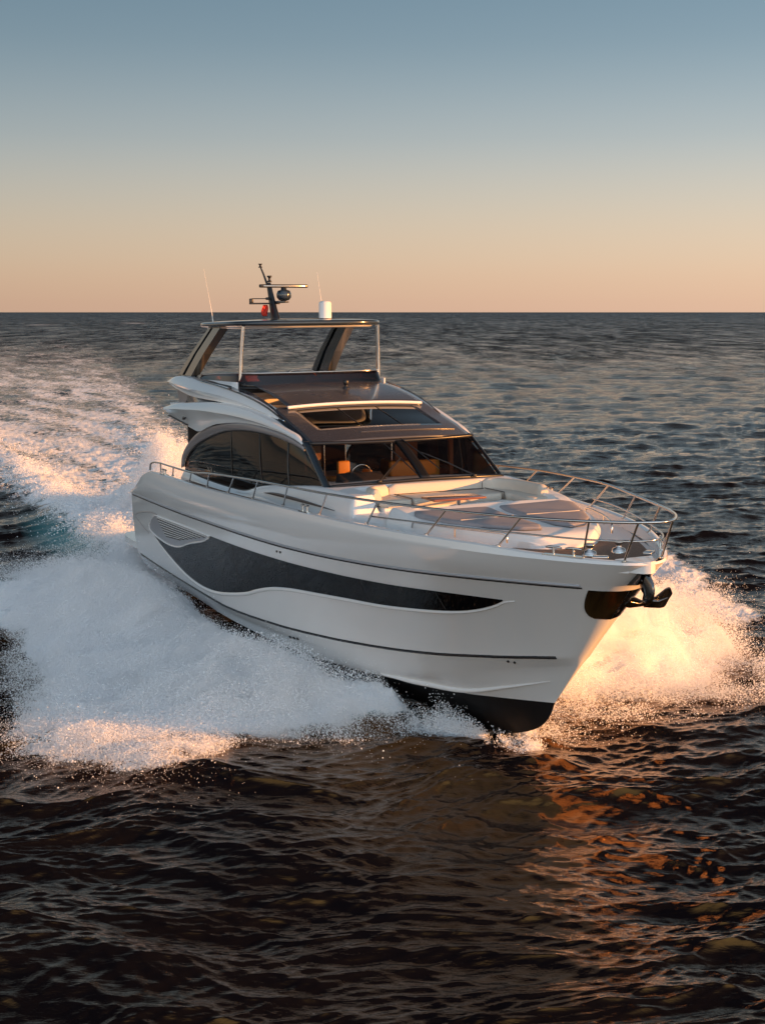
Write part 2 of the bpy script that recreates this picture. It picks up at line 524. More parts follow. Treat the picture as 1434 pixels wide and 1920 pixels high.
# boot stripe, rub rail and its groove
xs = np.linspace(1.2, 17.7, 30)
hull_tube('boot_stripe', [(x, float(z_boot(x))) for x in xs], .028, M['stripe'], -.008)
xs = np.linspace(1.6, 18.75, 34)
hull_tube('rub_rail', [(x, float(z_rub(x)) + .006) for x in xs], .022, M['grillem'], .006)
hull_tube('rub_groove', [(x, float(z_rub(x)) - .035) for x in xs], .016, M['stripe'], -.004)
# spray rail on the forefoot
c = crv([(13.6, 0, .0), (14.6, 0, .03), (15.54, 0, .09), (16.45, 0, .34), (17.3, 0, .60)], 60)
path = np.array([hull_at(p[0], p[2], .012) for p in c])
rr = np.interp(np.linspace(0, 1, 60), [0, .2, .6, 1], [.01, .05, .035, .004])
for sgn in (1, -1):
    part('spray_rail', MB().tube(path * [1, sgn, 1], rr, 8), M['gel'])

# long dark hull window
win = [(2.94, 1.27), (3.97, .98), (5.11, .71), (6.07, .56), (7.02, .52), (7.96, .58), (8.98, .73), (9.87, .9), (10.39, 1.04), (11.15, 1.21),
       (11.96, 1.32), (12.96, 1.39), (13.83, 1.44), (14.78, 1.48), (15.75, 1.56), (16.2, 1.61), (16.56, 1.67), (16.88, 1.75), (17.2, 1.86), (17.42, 1.96)]
wtop = [(2.94, 1.29), (3.97, 1.55), (5.1, 1.66), (6.07, 1.725), (8.11, 1.79), (10.58, 1.83), (12.4, 1.85), (15.1, 1.90), (16.7, 1.96), (17.42, 1.975)]
lo_x, lo_z = zip(*win); hi_x, hi_z = zip(*wtop)
def hull_patch(off, x0, x1, nx, nz, shrink=0.0):
    G = []
    for x in np.linspace(x0, x1, nx):
        a = float(pchip(lo_x, lo_z, x)) + shrink; b = float(pchip(hi_x, hi_z, x)) - shrink
        G.append([hull_at(x, a + (b - a) * w, off) for w in np.linspace(0, 1, nz)])
    return np.array(G)
G = hull_patch(.007, 2.95, 17.41, 220, 14)
for sgn in (1, -1):
    w_ = part('hull_window', MB().grid(G * [1, sgn, 1], 0, flip=sgn > 0), M['hullglass'], label='long black hull window')
    low = np.array([hull_at(x, z - .03, .0) for x, z in crv(win + [(17.6, 2.0)], 160)])
    rr = np.interp(np.linspace(0, 1, 160), [0, .12, .3, .85, 1], [.012, .035, .045, .035, .012])
    part('window_lip', MB().tube(low * [1, sgn, 1], rr, 8), M['gel'], w_)
    for xx in (9.6, 12.1, 14.4, 16.2):
        a = float(pchip(lo_x, lo_z, xx)) + .03; b = float(pchip(hi_x, hi_z, xx)) - .03
        part('window_joint', MB().tube([hull_at(xx, z, .008) * [1, sgn, 1] for z in np.linspace(a, b, 6)], .007, 6), M['rubber'], w_)
# engine air grille
gr = [(3.05, 1.27), (4.42, 1.13), (5.57, 1.19), (6.57, 1.41), (7.6, 1.60), (8.02, 1.72), (8.05, 1.78), (5.96, 1.745), (4.4, 1.70), (3.67, 1.66)]
gc = crv(gr, 70, closed=True)
ctr = gc.mean(0)
for sgn in (1, -1):
    fr = [hull_at(x, z, .018) * [1, sgn, 1] for x, z in gc]
    rings = np.array([[hull_at(*(ctr + (p - ctr) * w), .012) * [1, sgn, 1] for p in gc] for w in np.linspace(0.001, 1, 10)])
    g_ = part('air_grille', MB().grid(rings, 0, flip=sgn < 0, closed=True), M['grillem'], label='grey louvred engine air vent')
    part('grille_rim', MB().tube(fr, .022, 8, closed=True), M['gel'], g_)
    sl = MB()
    for k in range(7):
        za = 1.655 - k * .055; zb = za + .085
        xa = 4.0 + k * .10; xb = 7.85 - k * .33
        sl.tube([hull_at(x, za + (zb - za) * (x - xa) / (xb - xa), .022) * [1, sgn, 1] for x in np.linspace(xa, xb, 14)], .011, 6, 0)
        for q in range(18):
            x0_ = xa + (xb - xa) * (q + .12) / 18; x1_ = xa + (xb - xa) * (q + .72) / 18
            f_ = lambda x: za - .026 + (zb - za) * (x - xa) / (xb - xa)
            sl.tube([hull_at(x, f_(x), .016) * [1, sgn, 1] for x in (x0_, (x0_ + x1_) / 2, x1_)], .012, 6, 1)
    part('louvre', sl, [M['gel'], M['black']], g_)
    # sculpted groove round the grille
    gg = crv([(2.83, 1.12), (2.1, 1.26), (1.64, 1.42), (2.15, 1.56), (3.25, 1.70), (4.0, 1.73)], 50)
    part('hull_groove', MB().tube([hull_at(x, z, -.002) * [1, sgn, 1] for x, z in gg], .014, 6), M['trim'])
    for x, z in [(11.02, .19), (11.17, .20), (11.32, .215), (11.85, 2.0), (11.99, 2.005), (16.82, .86), (16.92, .86)]:
        p = hull_at(x, z, .0); q = hull_at(x, z, .02)
        part('drain_outlet', MB().tube([p * [1, sgn, 1], q * [1, sgn, 1]], .032 if z < .5 else .02, 12), M['black'])

# swim platform
pp = [(1.3, -2.3), (.2, -2.32), (-.9, -2.25), (-1.35, -1.9), (-1.5, -1.2), (-1.5, 0)]
pc = crv([(x, y, 0) for x, y in pp], 30)[:, :2]
full = np.vstack([pc, pc[::-1][1:] * [1, -1]])
part('swim_platform', MB().prism([(x, y, .42) for x, y in full], (0, 0, .16)), [M['gel']], bevel=.03)

# ------------------------------------------------------------------ decks
dk = MB()
xs = np.concatenate([np.linspace(1.6, 15, 60), np.linspace(15.2, 19.42, 50)])
def y_in(x): return np.maximum(0, y_sheer(x) - .13)
# cap rail (bulwark top)
cap = []
for x in xs:
    yo = float(y_sheer(x)); yi = float(y_in(x)); z = float(z_sheer(x))
    cap.append([(x, -yo, z), (x, -(yo * .7 + yi * .3), z + .018), (x, -(yo * .3 + yi * .7), z + .018), (x, -yi, z), (x, -yi, z - .16)])
cap = np.array(cap)
cp = MB().grid(cap, 0, flip=True)
part('bulwark_cap', cp.plus(cp.mirrored()).prism([(19.40, -.22, 2.62), (19.57, -.10, 2.62), (19.61, 0, 2.62), (19.57, .10, 2.62), (19.40, .22, 2.62), (19.2, .3, 2.62), (19.2, -.3, 2.62)], (0, 0, .165)), M['gel'], sharp=35)
def z_deck(x): return np.minimum(z_sheer(x) - .14, pchip([0, 3, 5, 16, 17.6, 19.6], [1.5, 2.2, 2.6, 2.70, 2.66, 2.66], x))
D = np.array([[(x, float(y_in(x)) * w + 0, float(z_deck(x)) + .03 * (1 - w * w)) for w in np.linspace(-1, 1, 15)] for x in xs])
part('side_deck', MB().grid(D, 0), M['gel2'])

# raised coachroof with the bow lounge sunk into it
def chw(x): return pchip([5, 9, 12, 13, 14, 15, 16, 16.8, 17.35, 17.65, 17.75], [2.02, 2.06, 2.0, 1.93, 1.84, 1.68, 1.42, 1.06, .68, .33, .02], x)
def sst(a, b, x):
    t = np.clip((x - a) / (b - a), 0, 1); return t * t * (3 - 2 * t)
def coach_top(x, y):
    z = pchip([5, 8.5, 9.6, 11, 12.6, 13.4, 14.2, 15, 15.6, 16.5, 17.3, 17.75], [2.70, 2.72, 2.90, 3.06, 3.17, 3.15, 3.10, 3.05, 2.93, 2.90, 2.86, 2.80], x)
    z = z + .05 * (1 - (y / 2) ** 2)
    hw = chw(x)
    # lounge well
    inn = sst(12.92, 13.02, x) * (1 - sst(15.0, 15.12, x))
    lim = np.where(y > 0, 1.42 - .05 * np.maximum(0, x - 13.2), 1.42 - .05 * np.maximum(0, x - 13.2))
    inn = inn * (1 - sst(lim - .04, lim + .04, np.abs(y)))
    z = z * (1 - inn) + 2.86 * inn
    # starboard way in
    way = (1 - sst(-1.3, -1.2, y)) * sst(13.72, 13.8, x) * (1 - sst(14.75, 14.85, x))
    z = z * (1 - way) + 2.86 * way
    return z
nx_, ny_ = 190, 110
CX = np.linspace(8.2, 17.74, nx_)
G = []
for x in CX:
    hw = float(chw(x)); zd = float(z_deck(x))
    row = [(x, -hw, zd - .02)]
    vv = np.linspace(-1, 1, ny_)
    for v in vv:
        y = v * hw
        e = abs(v)
        zt = float(coach_top(x, y))
        round_ = sst(1 - .11 / max(.12, hw), 1, e)
        fr_ = sst(17.35, 17.74, x)
        zt2 = zt - (zt - zd) * (.42 * round_ ** 2) - (zt - zd) * .7 * fr_ ** 2
        row.append((x, y, zt2))
    row.append((x, hw, zd - .02))
    G.append(row)
G.append([(17.76, p[1], float(z_deck(17.7)) - .02) for p in G[-1]])
part('coachroof', MB().grid(np.array(G), 0), M['gel2'], sharp=50)
# taupe swoosh inlay on the coachroof side
for sgn in (1, -1):
    A = crv([(9.95, -2.075, 2.84), (10.5, -2.08, 2.90), (11.2, -2.07, 2.92), (12.2, -2.03, 2.91), (13.2, -1.94, 2.86)], 40)
    B_ = crv([(9.95, -2.075, 2.835), (10.5, -2.08, 2.85), (11.2, -2.07, 2.86), (12.2, -2.03, 2.865), (13.2, -1.94, 2.855)], 40)
    part('side_inlay', MB().grid(np.stack([A * [1, sgn, 1], B_ * [1, sgn, 1]], 1), 0, flip=sgn > 0), M['swoosh'], solid=(.012, 0))
# teak foredeck
tk = np.array([[(x, v * max(.02, min(float(y_in(x)) - .14, .2 + (x - 16.9) * 1.6 if x < 17.6 else 9)), float(z_deck(x)) + .038 - .0 * v) for v in np.linspace(-1, 1, 9)] for x in np.linspace(17.0, 18.95, 26)])
part('foredeck_planking', MB().grid(tk, 0), M['teak'])
# side-deck teak
for sgn in (1, -1):
    G = np.array([[(x, sgn * (2.12 + w * (float(y_in(x)) - .04 - 2.12)), float(z_deck(x)) + .03) for w in (0, .5, 1)] for x in np.linspace(5, 12.8, 30)])
    part('side_deck_planking', MB().grid(G, 0, flip=sgn < 0), M['teak'])

# bow fittings
def ybd(x, o=.07): return float(np.maximum(0, y_sheer(x) - o))
def zs_(x): return float(z_sheer(x)) + .018
def cleat(x, sgn, ln=.34):
    y = sgn * ybd(x)
    dx = .05; a = math.atan2(ybd(x + dx) - ybd(x - dx), 2 * dx) * sgn
    mb = MB()
    R_ = Matrix.Rotation(a, 4, 'Z')
    def w(p): q = R_ @ Vector(p); return (q.x + x, q.y + y, q.z + zs_(x))
    mb.prism([w(p) for p in [(-ln * .85, -.05, -.01), (ln * .85, -.05, -.01), (ln * .85, .05, -.01), (-ln * .85, .05, -.01)]], (0, 0, .018))
    for c_ in (-.42, .42):
        mb.tube([w((c_ * ln, 0, 0)), w((c_ * ln, 0, .1))], .018, 10)
        mb.tube([w((c_ * ln - ln * .34, 0, .1)), w((c_ * ln - ln * .2, 0, .108)), w((c_ * ln + ln * .2, 0, .108)), w((c_ * ln + ln * .34, 0, .1))], [.012, .019, .019, .012], 10)
    return mb
for x, sgn, ln in [(18.72, -1, .36), (18.72, 1, .36), (13.1, -1, .2), (13.1, 1, .2), (4.6, -1, .25), (4.6, 1, .25)]:
    part('mooring_cleat', cleat(x, sgn, ln), M['steel'])
for x, y in ((18.35, -.15), (18.35, .35)):
    part('windlass', MB().lathe([(0, .16), (.08, .16), (.085, .14), (.04, .11), (.04, .07), (.09, .05), (.11, .0), (.11, -.02)], 20, (x, y, float(z_deck(x)) + .05)), M['steel'])
for sgn in (-1, 1): part('bow_fairlead', MB().box((19.0, sgn * .40, zs_(19.0) - .01), (.22, .12, .04), 0, .015, rz=sgn * -.9), M['steel'])
part('stem_light_eye', MB().tube([(18.0, -.02, 1.30), (18.10, .1, 1.30)], .03, 12), M['black'])
# anchor roller cheeks and stemhead
part('anchor_roller', MB().prism([(18.95, -.085, 2.66), (19.40, -.085, 2.66), (19.50, -.085, 2.58), (19.42, -.085, 2.44), (19.1, -.085, 2.38)], (0, .025, 0))
     .prism([(18.95, .06, 2.66), (19.40, .06, 2.66), (19.50, .06, 2.58), (19.42, .06, 2.44), (19.1, .06, 2.38)], (0, .025, 0))
     .tube([(19.42, -.06, 2.50), (19.42, .06, 2.50)], .045, 14), M['dsteel'])
# polished stem guard plate
G = []
for w in np.linspace(0, 1, 22):
    z = 2.31 - w * .50
    xst = 18.02 + (z - 1.12) / (2.37 - 1.12) * (19.15 - 18.02)
    wd_ = .30 * math.sqrt(max(0.0, 1 - w ** 2.6))
    xl = xst + .02 - wd_
    G.append([hull_at(xst + .02 - u * (xst + .02 - xl), z, .012) for u in np.linspace(0, 1, 12)])
G = np.array(G)
G[:, 0, 1] = -.005; G[:, 0, 0] += .012
sg = MB().grid(G, 0, flip=True)
part('stem_guard', sg.plus(sg.mirrored()), M['dsteel'], label='dark polished plate on the stem under the anchor')

# anchor (thing): shank out of the stem, spade flukes turned forward
an = MB()
sh = crv([(19.12, 0, 2.60), (19.32, 0, 2.60), (19.50, 0, 2.48), (19.56, 0, 2.33), (19.50, 0, 2.22)], 20)
w_ = np.interp(np.linspace(0, 1, 20), [0, .35, .7, 1], [.05, .10, .13, .06])
T_ = np.gradient(sh, axis=0); T_ /= np.linalg.norm(T_, axis=1)[:, None]
Nn = np.stack([T_[:, 2], 0 * T_[:, 0], -T_[:, 0]], 1)
prof = []
for i in range(20):
    prof.append([sh[i] + Nn[i] * w_[i] * 1.2 * math.cos(t) + np.array([0, .045 * math.sin(t), 0]) for t in np.linspace(0, 2 * math.pi, 12, endpoint=False)])
prof = np.array(prof)
an.grid(prof, 0, closed=True).add(prof[-1], [tuple(range(12))], 0, False).add(prof[0], [tuple(range(12))[::-1]], 0, False)
for sgn, ln_ in ((-1, .33), (1, .37)):
    blade = []
    for s_ in np.linspace(0, 1, 14):
        yy = sgn * s_ * ln_
        wdt = np.interp(s_, [0, .3, .7, .88, .96, 1], [.08, .17, .28, .29, .23, .12]) * (1 if sgn > 0 else .55)
        cz = 2.165 + .07 * s_
        cx = 19.50 + .03 * s_
        blade.append([(cx - .05, yy, cz - wdt * .42), (cx, yy, cz), (cx + .06, yy, cz + wdt * .58)])
    blade = np.array(blade)
    top_ = blade + [0, 0, .02]
    ring = np.stack([blade[:, 0], blade[:, 1], blade[:, 2], top_[:, 2], top_[:, 1], top_[:, 0]], 1)
    an.grid(ring, 0, closed=True, smooth=False, flip=sgn < 0)
    an.add(ring[-1], [(0, 1, 2, 3, 4, 5)], 0, False)
    an.tube([(19.50, 0, 2.24), (19.56, sgn * .16, 2.22), (19.58, sgn * .30, 2.26)], [.032, .02, .008], 8)
thing('anchor', an, M['dsteel'], 'polished steel anchor with broad flukes hanging from the bow roller', 'anchor', bevel=.006)

# ------------------------------------------------------------------ guard rail
railS = [(3.1, 2.62), (3.28, 2.82), (3.7, 2.93)] 
xr = [3.7, 5, 6.7, 8.0, 9.6, 11, 12.5, 14, 15.4, 16.8, 17.9, 18.65, 19.22, 19.64]
zr = [2.92, 2.94, 2.965, 3.06, 3.14, 3.20, 3.245, 3.265, 3.28, 3.28, 3.295, 3.315, 3.335, 3.35]
yr = [2.50, 2.53, 2.56, 2.565, 2.56, 2.56, 2.53, 2.40, 2.15, 1.70, 1.30, .98, .68, .36]
top = [(3.02, -2.5, 2.68), (3.12, -2.5, 2.84)] + [(x, -y, z) for x, y, z in zip(xr, yr, zr)] + [(19.84, -.11, 3.36)]
topP = crv(top + [(p[0], -p[1], p[2]) for p in top[::-1]], 420)
rail = part('guard_rail', MB().tube(topP, .021, 10), M['steel'], label='polished steel rail round the foredeck and side decks')
mid = [(15.05, -2.10, 3.0), (16.0, -1.85, 3.02), (17.0, -1.50, 3.03), (18.0, -1.08, 3.04), (18.8, -.72, 3.05), (19.3, -.42, 3.06), (19.55, -.16, 3.07)]
midP = crv(mid + [(p[0], -p[1], p[2]) for p in mid[::-1]], 160)
part('mid_rail', MB().tube(midP, .013, 8), M['steel'], rail)
st = [((6.34, .16), (6.7, 2.56, 2.965)), ((7.63, .16), (8.0, 2.565, 3.06)), ((9.05, .16), (9.6, 2.56, 3.14)), ((10.5, .16), (11, 2.56, 3.20)),
      ((12.0, .16), (12.5, 2.53, 3.245)), ((13.47, .15), (14.0, 2.40, 3.265)), ((14.95, .14), (15.45, 2.14, 3.28)), ((16.41, .12), (16.87, 1.68, 3.28)),
      ((17.75, .10), (18.2, 1.18, 3.31)), ((18.95, .08), (19.18, .71, 3.33)), ((5.0, .16), (5.2, 2.535, 2.94)), ((3.95, .16), (4.0, 2.505, 2.925)), ((19.42, .05), (19.70, .28, 3.352))]
for (x, o), t in st:
    for sgn in (-1, 1):
        b_ = (x, sgn * ybd(x, o), zs_(x) - .01)
        mb = MB().tube([b_, (t[0], sgn * t[1], t[2])], .0155, 8)
        mb.tube([(b_[0], b_[1], b_[2]), (b_[0], b_[1], b_[2] + .02)], .034, 12)
        part('stanchion', mb, M['steel'], rail)
# low grab rails beside the sun pads
for sgn in (-1, 1):
    gp = crv([(15.55, sgn * 1.60, 2.84), (15.6, sgn * 1.60, 2.93), (15.8, sgn * 1.56, 2.945), (16.5, sgn * 1.34, 2.945), (17.15, sgn * 1.04, 2.94), (17.32, sgn * .93, 2.92), (17.34, sgn * .92, 2.80)], 50)
    part('grab_rail', MB().tube(gp, .016, 8).tube([(16.5, sgn * 1.34, 2.80), (16.5, sgn * 1.34, 2.94)], .014, 8), M['steel'])

# ------------------------------------------------------------------ deckhouse
def both(name, A, B_, m_, n=60, k=6, bulge=0.0, parent=None, label=None, solid=None, flip=False, sharp=None):
    """ruled panel between two curves on the starboard side and its twin to port"""
    a = crv(A, n); b = crv(B_, n)
    G = []
    for w in np.linspace(0, 1, k):
        P = a * (1 - w) + b * w
        P[:, 1] -= bulge * math.sin(math.pi * w)
        G.append(P)
    G = np.array(G).transpose(1, 0, 2)
    out = []
    for sgn in (1, -1):
        out.append(part(name, MB().grid(G * [1, sgn, 1], 0, flip=(sgn < 0) ^ flip), m_, parent, label, solid=solid, sharp=sharp))
    return out

g_top = [(4.39, -2.02, 2.86), (4.63, -2.02, 3.11), (5.32, -2.015, 3.41), (6.26, -2.0, 3.65), (7.21, -1.98, 3.835), (8.13, -1.965, 3.93), (9.31, -1.92, 3.965), (10.26, -1.83, 3.91), (11.16, -1.743, 3.79), (11.36, -1.72, 3.74)]
g_bot = [(4.40, -2.02, 2.80), (5.5, -2.02, 2.73), (6.87, -2.00, 2.70), (8.2, -1.985, 2.71), (8.75, -1.975, 2.76), (9.41, -1.95, 2.90), (10.1, -1.90, 2.99), (10.74, -1.85, 3.04), (11.6, -1.79, 3.10), (12.37, -1.755, 3.15)]
sw = both('side_window', g_top, g_bot, M['sideglass'], 90, 8, .012, label='large arched dark side window of the saloon')
# window joints, standing proud of the glass
for w_ in sw:
    sgn = -1 if w_['_org'][1] < 0 else 1
    a = crv(g_top, 90); b = crv(g_bot, 90)
    for q in (44, 64, 80):
        p0 = a[q]; i1 = int(np.argmin(np.abs(b[:, 0] - (p0[0] + .12)))); p1 = b[i1]
        pts = [((p0 * (1 - w) + p1 * w) + [0, -.022 * math.sin(math.pi * w), 0]) * [1, -sgn, 1] for w in np.linspace(.02, .98, 8)]
        part('window_joint', MB().tube(pts, .010 if q != 80 else .022, 6), M['black'], w_)
    part('window_gasket', MB().tube(crv([tuple(np.array(p) * [1, -sgn, 1]) for p in g_top], 90), .022, 8), M['black'], w_)
    part('window_gasket', MB().tube(crv([tuple(np.array(p) * [1, -sgn, 1]) for p in g_bot], 90), .018, 8), M['black'], w_)
# house side below the glass
s_low = [(4.2, -2.12, 2.4), (6.9, -2.12, 2.52), (9.0, -2.10, 2.55), (10.7, -2.06, 2.60), (12.3, -1.98, 2.66), (12.6, -1.97, 2.68)]
both('house_side', [(p[0], p[1] - .012, p[2]) for p in g_bot], s_low, M['gel'], 60, 6, .03)
# surround arch over the glass
low_bot = [(3.70, -2.19, 4.03), (4.6, -2.18, 3.93), (5.5, -2.17, 3.82), (6.06, -2.16, 3.785), (6.6, -2.15, 3.90), (7.22, -2.13, 4.01), (8.34, -2.03, 4.10), (9.35, -1.94, 4.10), (10.32, -1.85, 4.02), (10.94, -1.79, 3.92), (11.25, -1.765, 3.84)]
low_top = [(3.67, -2.26, 4.22), (4.5, -2.25, 4.32), (5.47, -2.23, 4.385), (6.4, -2.20, 4.43), (7.37, -2.165, 4.45), (8.44, -2.055, 4.41), (9.42, -1.955, 4.30), (10.35, -1.86, 4.125), (10.95, -1.80, 4.00), (11.30, -1.765, 3.87)]
arch = [(4.33, -2.08, 2.83), (4.50, -2.09, 3.14), (5.15, -2.10, 3.50), (6.06, -2.10, 3.80), (7.22, -2.06, 4.0), (8.34, -2.0, 4.09), (9.35, -1.93, 4.09), (10.32, -1.845, 4.01), (10.94, -1.785, 3.91), (11.36, -1.745, 3.79)]
both('window_surround', [(p[0], p[1] - .02, p[2] + .012) for p in g_top], arch, M['trim'], 70, 5, .015, solid=(.03, 1))
# aft bulkhead panel behind the arch
part('aft_bulkhead', MB().box((4.45, 0, 3.35), (.06, 3.9, 1.7), 0, .01), M['darkint'])

# lower wing (edge of the flybridge deck): outer skin with a crease, top and underside
def wing(name, top_, bot_, crease, inner, m_, label):
    n = 80
    a = crv(top_, n); c_ = crv(crease, n); b = crv(bot_, n); it = a.copy(); ib = b.copy()
    it[:, 1] = np.minimum(it[:, 1] + inner, -.5); ib[:, 1] = np.minimum(ib[:, 1] + inner, -.5)
    ib[:, 2] += .02
    ring = [it]
    ring += [a + [0, .05, .012]]
    ring += [a]
    for w in (.25, .5, .75): ring.append(a * (1 - w) + c_ * w + np.array([0, -.012 * math.sin(math.pi * w), 0]))
    ring.append(c_)
    for w in (.25, .5, .75): ring.append(c_ * (1 - w) + b * w + np.array([0, .03 * math.sin(math.pi * w), 0]))
    ring += [b, ib]
    G = np.array(ring).transpose(1, 0, 2)
    for sgn in (1, -1):
        mb = MB().grid(G * [1, sgn, 1], 0, closed=True, flip=sgn < 0)
        mb.add(G[0] * [1, sgn, 1], [tuple(range(G.shape[1]))], 0, False)
        mb.add(G[-1] * [1, sgn, 1], [tuple(range(G.shape[1]))], 0, False)
        part(name, mb, m_, label=label, sharp=35)
low_cr = [(3.68, -2.31, 4.17), (4.5, -2.33, 4.21), (5.47, -2.32, 4.24), (6.4, -2.29, 4.27), (7.37, -2.24, 4.27), (8.4, -2.12, 4.24), (9.4, -2.0, 4.17), (10.3, -1.89, 4.06), (10.93, -1.82, 3.945), (11.28, -1.775, 3.85)]
wing('deck_wing', low_top, low_bot, low_cr, .5, M['gel'], 'lower white wing along the flybridge side')
upw_top = [(2.80, -1.90, 4.80), (3.4, -1.93, 4.90), (4.29, -1.94, 4.93), (5.54, -1.95, 4.84), (7.0, -1.94, 4.76), (8.3, -1.85, 4.62), (9.34, -1.77, 4.43), (10.15, -1.71, 4.205)]
upw_bot = [(2.97, -1.95, 4.74), (3.9, -1.99, 4.62), (4.98, -2.02, 4.52), (6.0, -2.03, 4.49), (7.03, -2.02, 4.475), (8.07, -1.93, 4.415), (9.06, -1.84, 4.315), (10.17, -1.73, 4.195)]
upw_cr = [(2.82, -1.95, 4.78), (3.6, -2.03, 4.76), (4.9, -2.08, 4.70), (6.0, -2.09, 4.66), (7.03, -2.07, 4.62), (8.1, -1.96, 4.53), (9.1, -1.85, 4.38), (10.16, -1.725, 4.20)]
wing('coaming_wing', upw_top, upw_bot, upw_cr, .22, M['gel'], 'upper white wing along the flybridge coaming')
# dark recess between the two wings
both('wing_recess', [(3.6, -1.80, 4.62)] + [(p[0], p[1] + .10, p[2] + .02) for p in upw_bot[2:]], [(3.6, -1.80, 4.32)] + [(p[0], p[1] + .10, p[2] - .02) for p in low_top[3:]], M['panel'], 60, 4, 0)
# small aft strut between the wings
for sgn in (1, -1):
    part('wing_strut', MB().prism([(3.5, sgn * 1.86, 4.28), (3.95, sgn * 1.86, 4.28), (4.5, sgn * 1.86, 4.62), (3.3, sgn * 1.86, 4.70)], (0, -sgn * .08, 0)), M['trim'])
    part('courtesy_light', MB().tube([(5.25, sgn * 2.275, 4.055), (5.35, sgn * 2.30, 4.03), (5.5, sgn * 2.30, 4.06)], [.02, .035, .02], 8), M['black'])
    part('wing_vent', MB().tube([(3.85, sgn * 2.225, 4.03), (4.6, sgn * 2.215, 3.955), (5.3, sgn * 2.205, 3.885)], .018, 6), M['black'])
# flybridge deck slab
sl_pts = [(3.75, -2.15), (8.3, -1.95), (9.6, -1.8), (9.6, 1.8), (8.3, 1.95), (3.75, 2.15)]
part('flybridge_deck', MB().prism([(x, y, 4.27) for x, y in sl_pts], (0, 0, .05)), [M['gel2']])

# roof band at each side and the roof itself
r_edge = [(7.2, -1.62, 4.79), (7.44, -1.615, 4.75), (8.2, -1.62, 4.66), (8.99, -1.628, 4.535), (9.66, -1.635, 4.375), (10.21, -1.64, 4.22), (10.8, -1.648, 4.07), (11.42, -1.665, 3.875)]
band_o = [(7.2, -1.94, 4.74), (7.5, -1.915, 4.70), (8.25, -1.845, 4.58), (9.2, -1.785, 4.38), (9.75, -1.76, 4.26), (10.3, -1.765, 4.13), (10.93, -1.775, 3.965), (11.42, -1.75, 3.80)]
both('roof_band', r_edge, band_o, M['roof'], 70, 7, .045, label='dark blue grey band along the roof edge')
both('roof_highlight', [(p[0], p[1] - .0, p[2] + .0) for p in upw_top[3:]], [(p[0], p[1] + .03, p[2] + .028) for p in upw_top[3:]], M['steel'], 50, 2, 0, solid=(.008, 0))
# A pillars
both('windshield_pillar', [(11.30, -1.665, 3.90), (11.45, -1.672, 3.89), (12.0, -1.71, 3.54), (12.62, -1.745, 3.15)], [(11.10, -1.755, 3.92), (11.36, -1.755, 3.78), (11.85, -1.785, 3.47), (12.40, -1.81, 3.12)], M['roof'], 30, 5, .04, solid=(.03, 1), label='dark pillar beside the windshield')

def roof_z(x, y, edge_, cen):
    e = float(pchip(*edge_, x)); c_ = float(pchip(*cen, x))
    return e + (c_ - e) * (1 - (abs(y) / 1.65) ** 2.2)
EDG = ([7.2, 7.44, 8.2, 8.99, 9.66, 10.21, 10.8, 11.45], [4.79, 4.75, 4.66, 4.535, 4.375, 4.22, 4.07, 3.872])
CEN = ([7.2, 7.8, 8.5, 9.2, 9.74, 10.3, 10.86, 11.3, 11.70], [4.82, 4.77, 4.66, 4.54, 4.42, 4.27, 4.113, 3.985, 3.875])
def xbow(x, y, k=.25):     # front of the roof bows forward at the centre
    return x + k * (1 - (y / 1.65) ** 2) * sst(9.6, 11.4, x)
# lower roof frame round the sunroof: grid with a hole
yv = np.concatenate([np.linspace(-1.66, -1.27, 7), np.linspace(-1.2, 1.2, 25), np.linspace(1.27, 1.66, 7)])
xv = np.concatenate([np.linspace(9.5, 9.66, 4), np.linspace(9.72, 10.82, 22), np.linspace(10.9, 11.45, 12)])
G = np.array([[(xbow(x, y), y, roof_z(x, y, EDG, CEN)) for y in yv] for x in xv])
mb = MB(); nX, nY = G.shape[:2]; F = []
for i in range(nX - 1):
    for j in range(nY - 1):
        xc = (xv[i] + xv[i + 1]) / 2; yc = (yv[j] + yv[j + 1]) / 2
        if 9.69 < xc < 10.86 and abs(yc) < 1.235: continue
        F.append((i * nY + j, (i + 1) * nY + j, (i + 1) * nY + j + 1, i * nY + j + 1))
mb.add(G.reshape(-1, 3), F)
rf = part('roof', mb, M['panel'], solid=(.05, -1), label='taupe gloss roof over the helm')
G = np.array([[(xbow(x, y), y, roof_z(x, y, EDG, CEN) - .012) for y in np.linspace(-1.24, 1.24, 30)] for x in np.linspace(9.67, 10.87, 20)])
sr = part('sunroof', MB().grid(G, 0), M['roofglass'], label='dark tinted glass sunroof')
for yy in (-.42, .42):
    part('sunroof_joint', MB().tube([(xbow(x, yy), yy, roof_z(x, yy, EDG, CEN) - .008) for x in np.linspace(9.7, 10.84, 10)], .008, 6), M['black'], sr)
# thin raised lip forward of the sunroof
part('roof_lip', MB().tube([(xbow(11.12, y), y, roof_z(11.12, y, EDG, CEN) + .006) for y in np.linspace(-.6, 1.45, 30)], .012, 6), M['panel'], rf)
# upper roof panel (glossy) with its forward-facing step
xu = np.linspace(7.3, 9.62, 30)
def up_z(x, y): return roof_z(x, y, EDG, CEN) + .075
G = np.array([[(xbow(x, y, .1), y, up_z(x, y)) for y in np.linspace(-1.42, 1.5, 30)] for x in xu])
last = G[-1]
G = np.concatenate([G, (last + [.02, 0, -.012])[None], (last + [.012, 0, -.085])[None], (last + [-.05, 0, -.14])[None]], 0)
part('hatch_cover', MB().grid(G, 0), [M['panel']], rf, sharp=40, solid=(.02, -1))
part('hatch_edge', MB().tube([tuple(p + [.015, 0, -.035]) for p in last], .034, 8), M['gel'], rf)

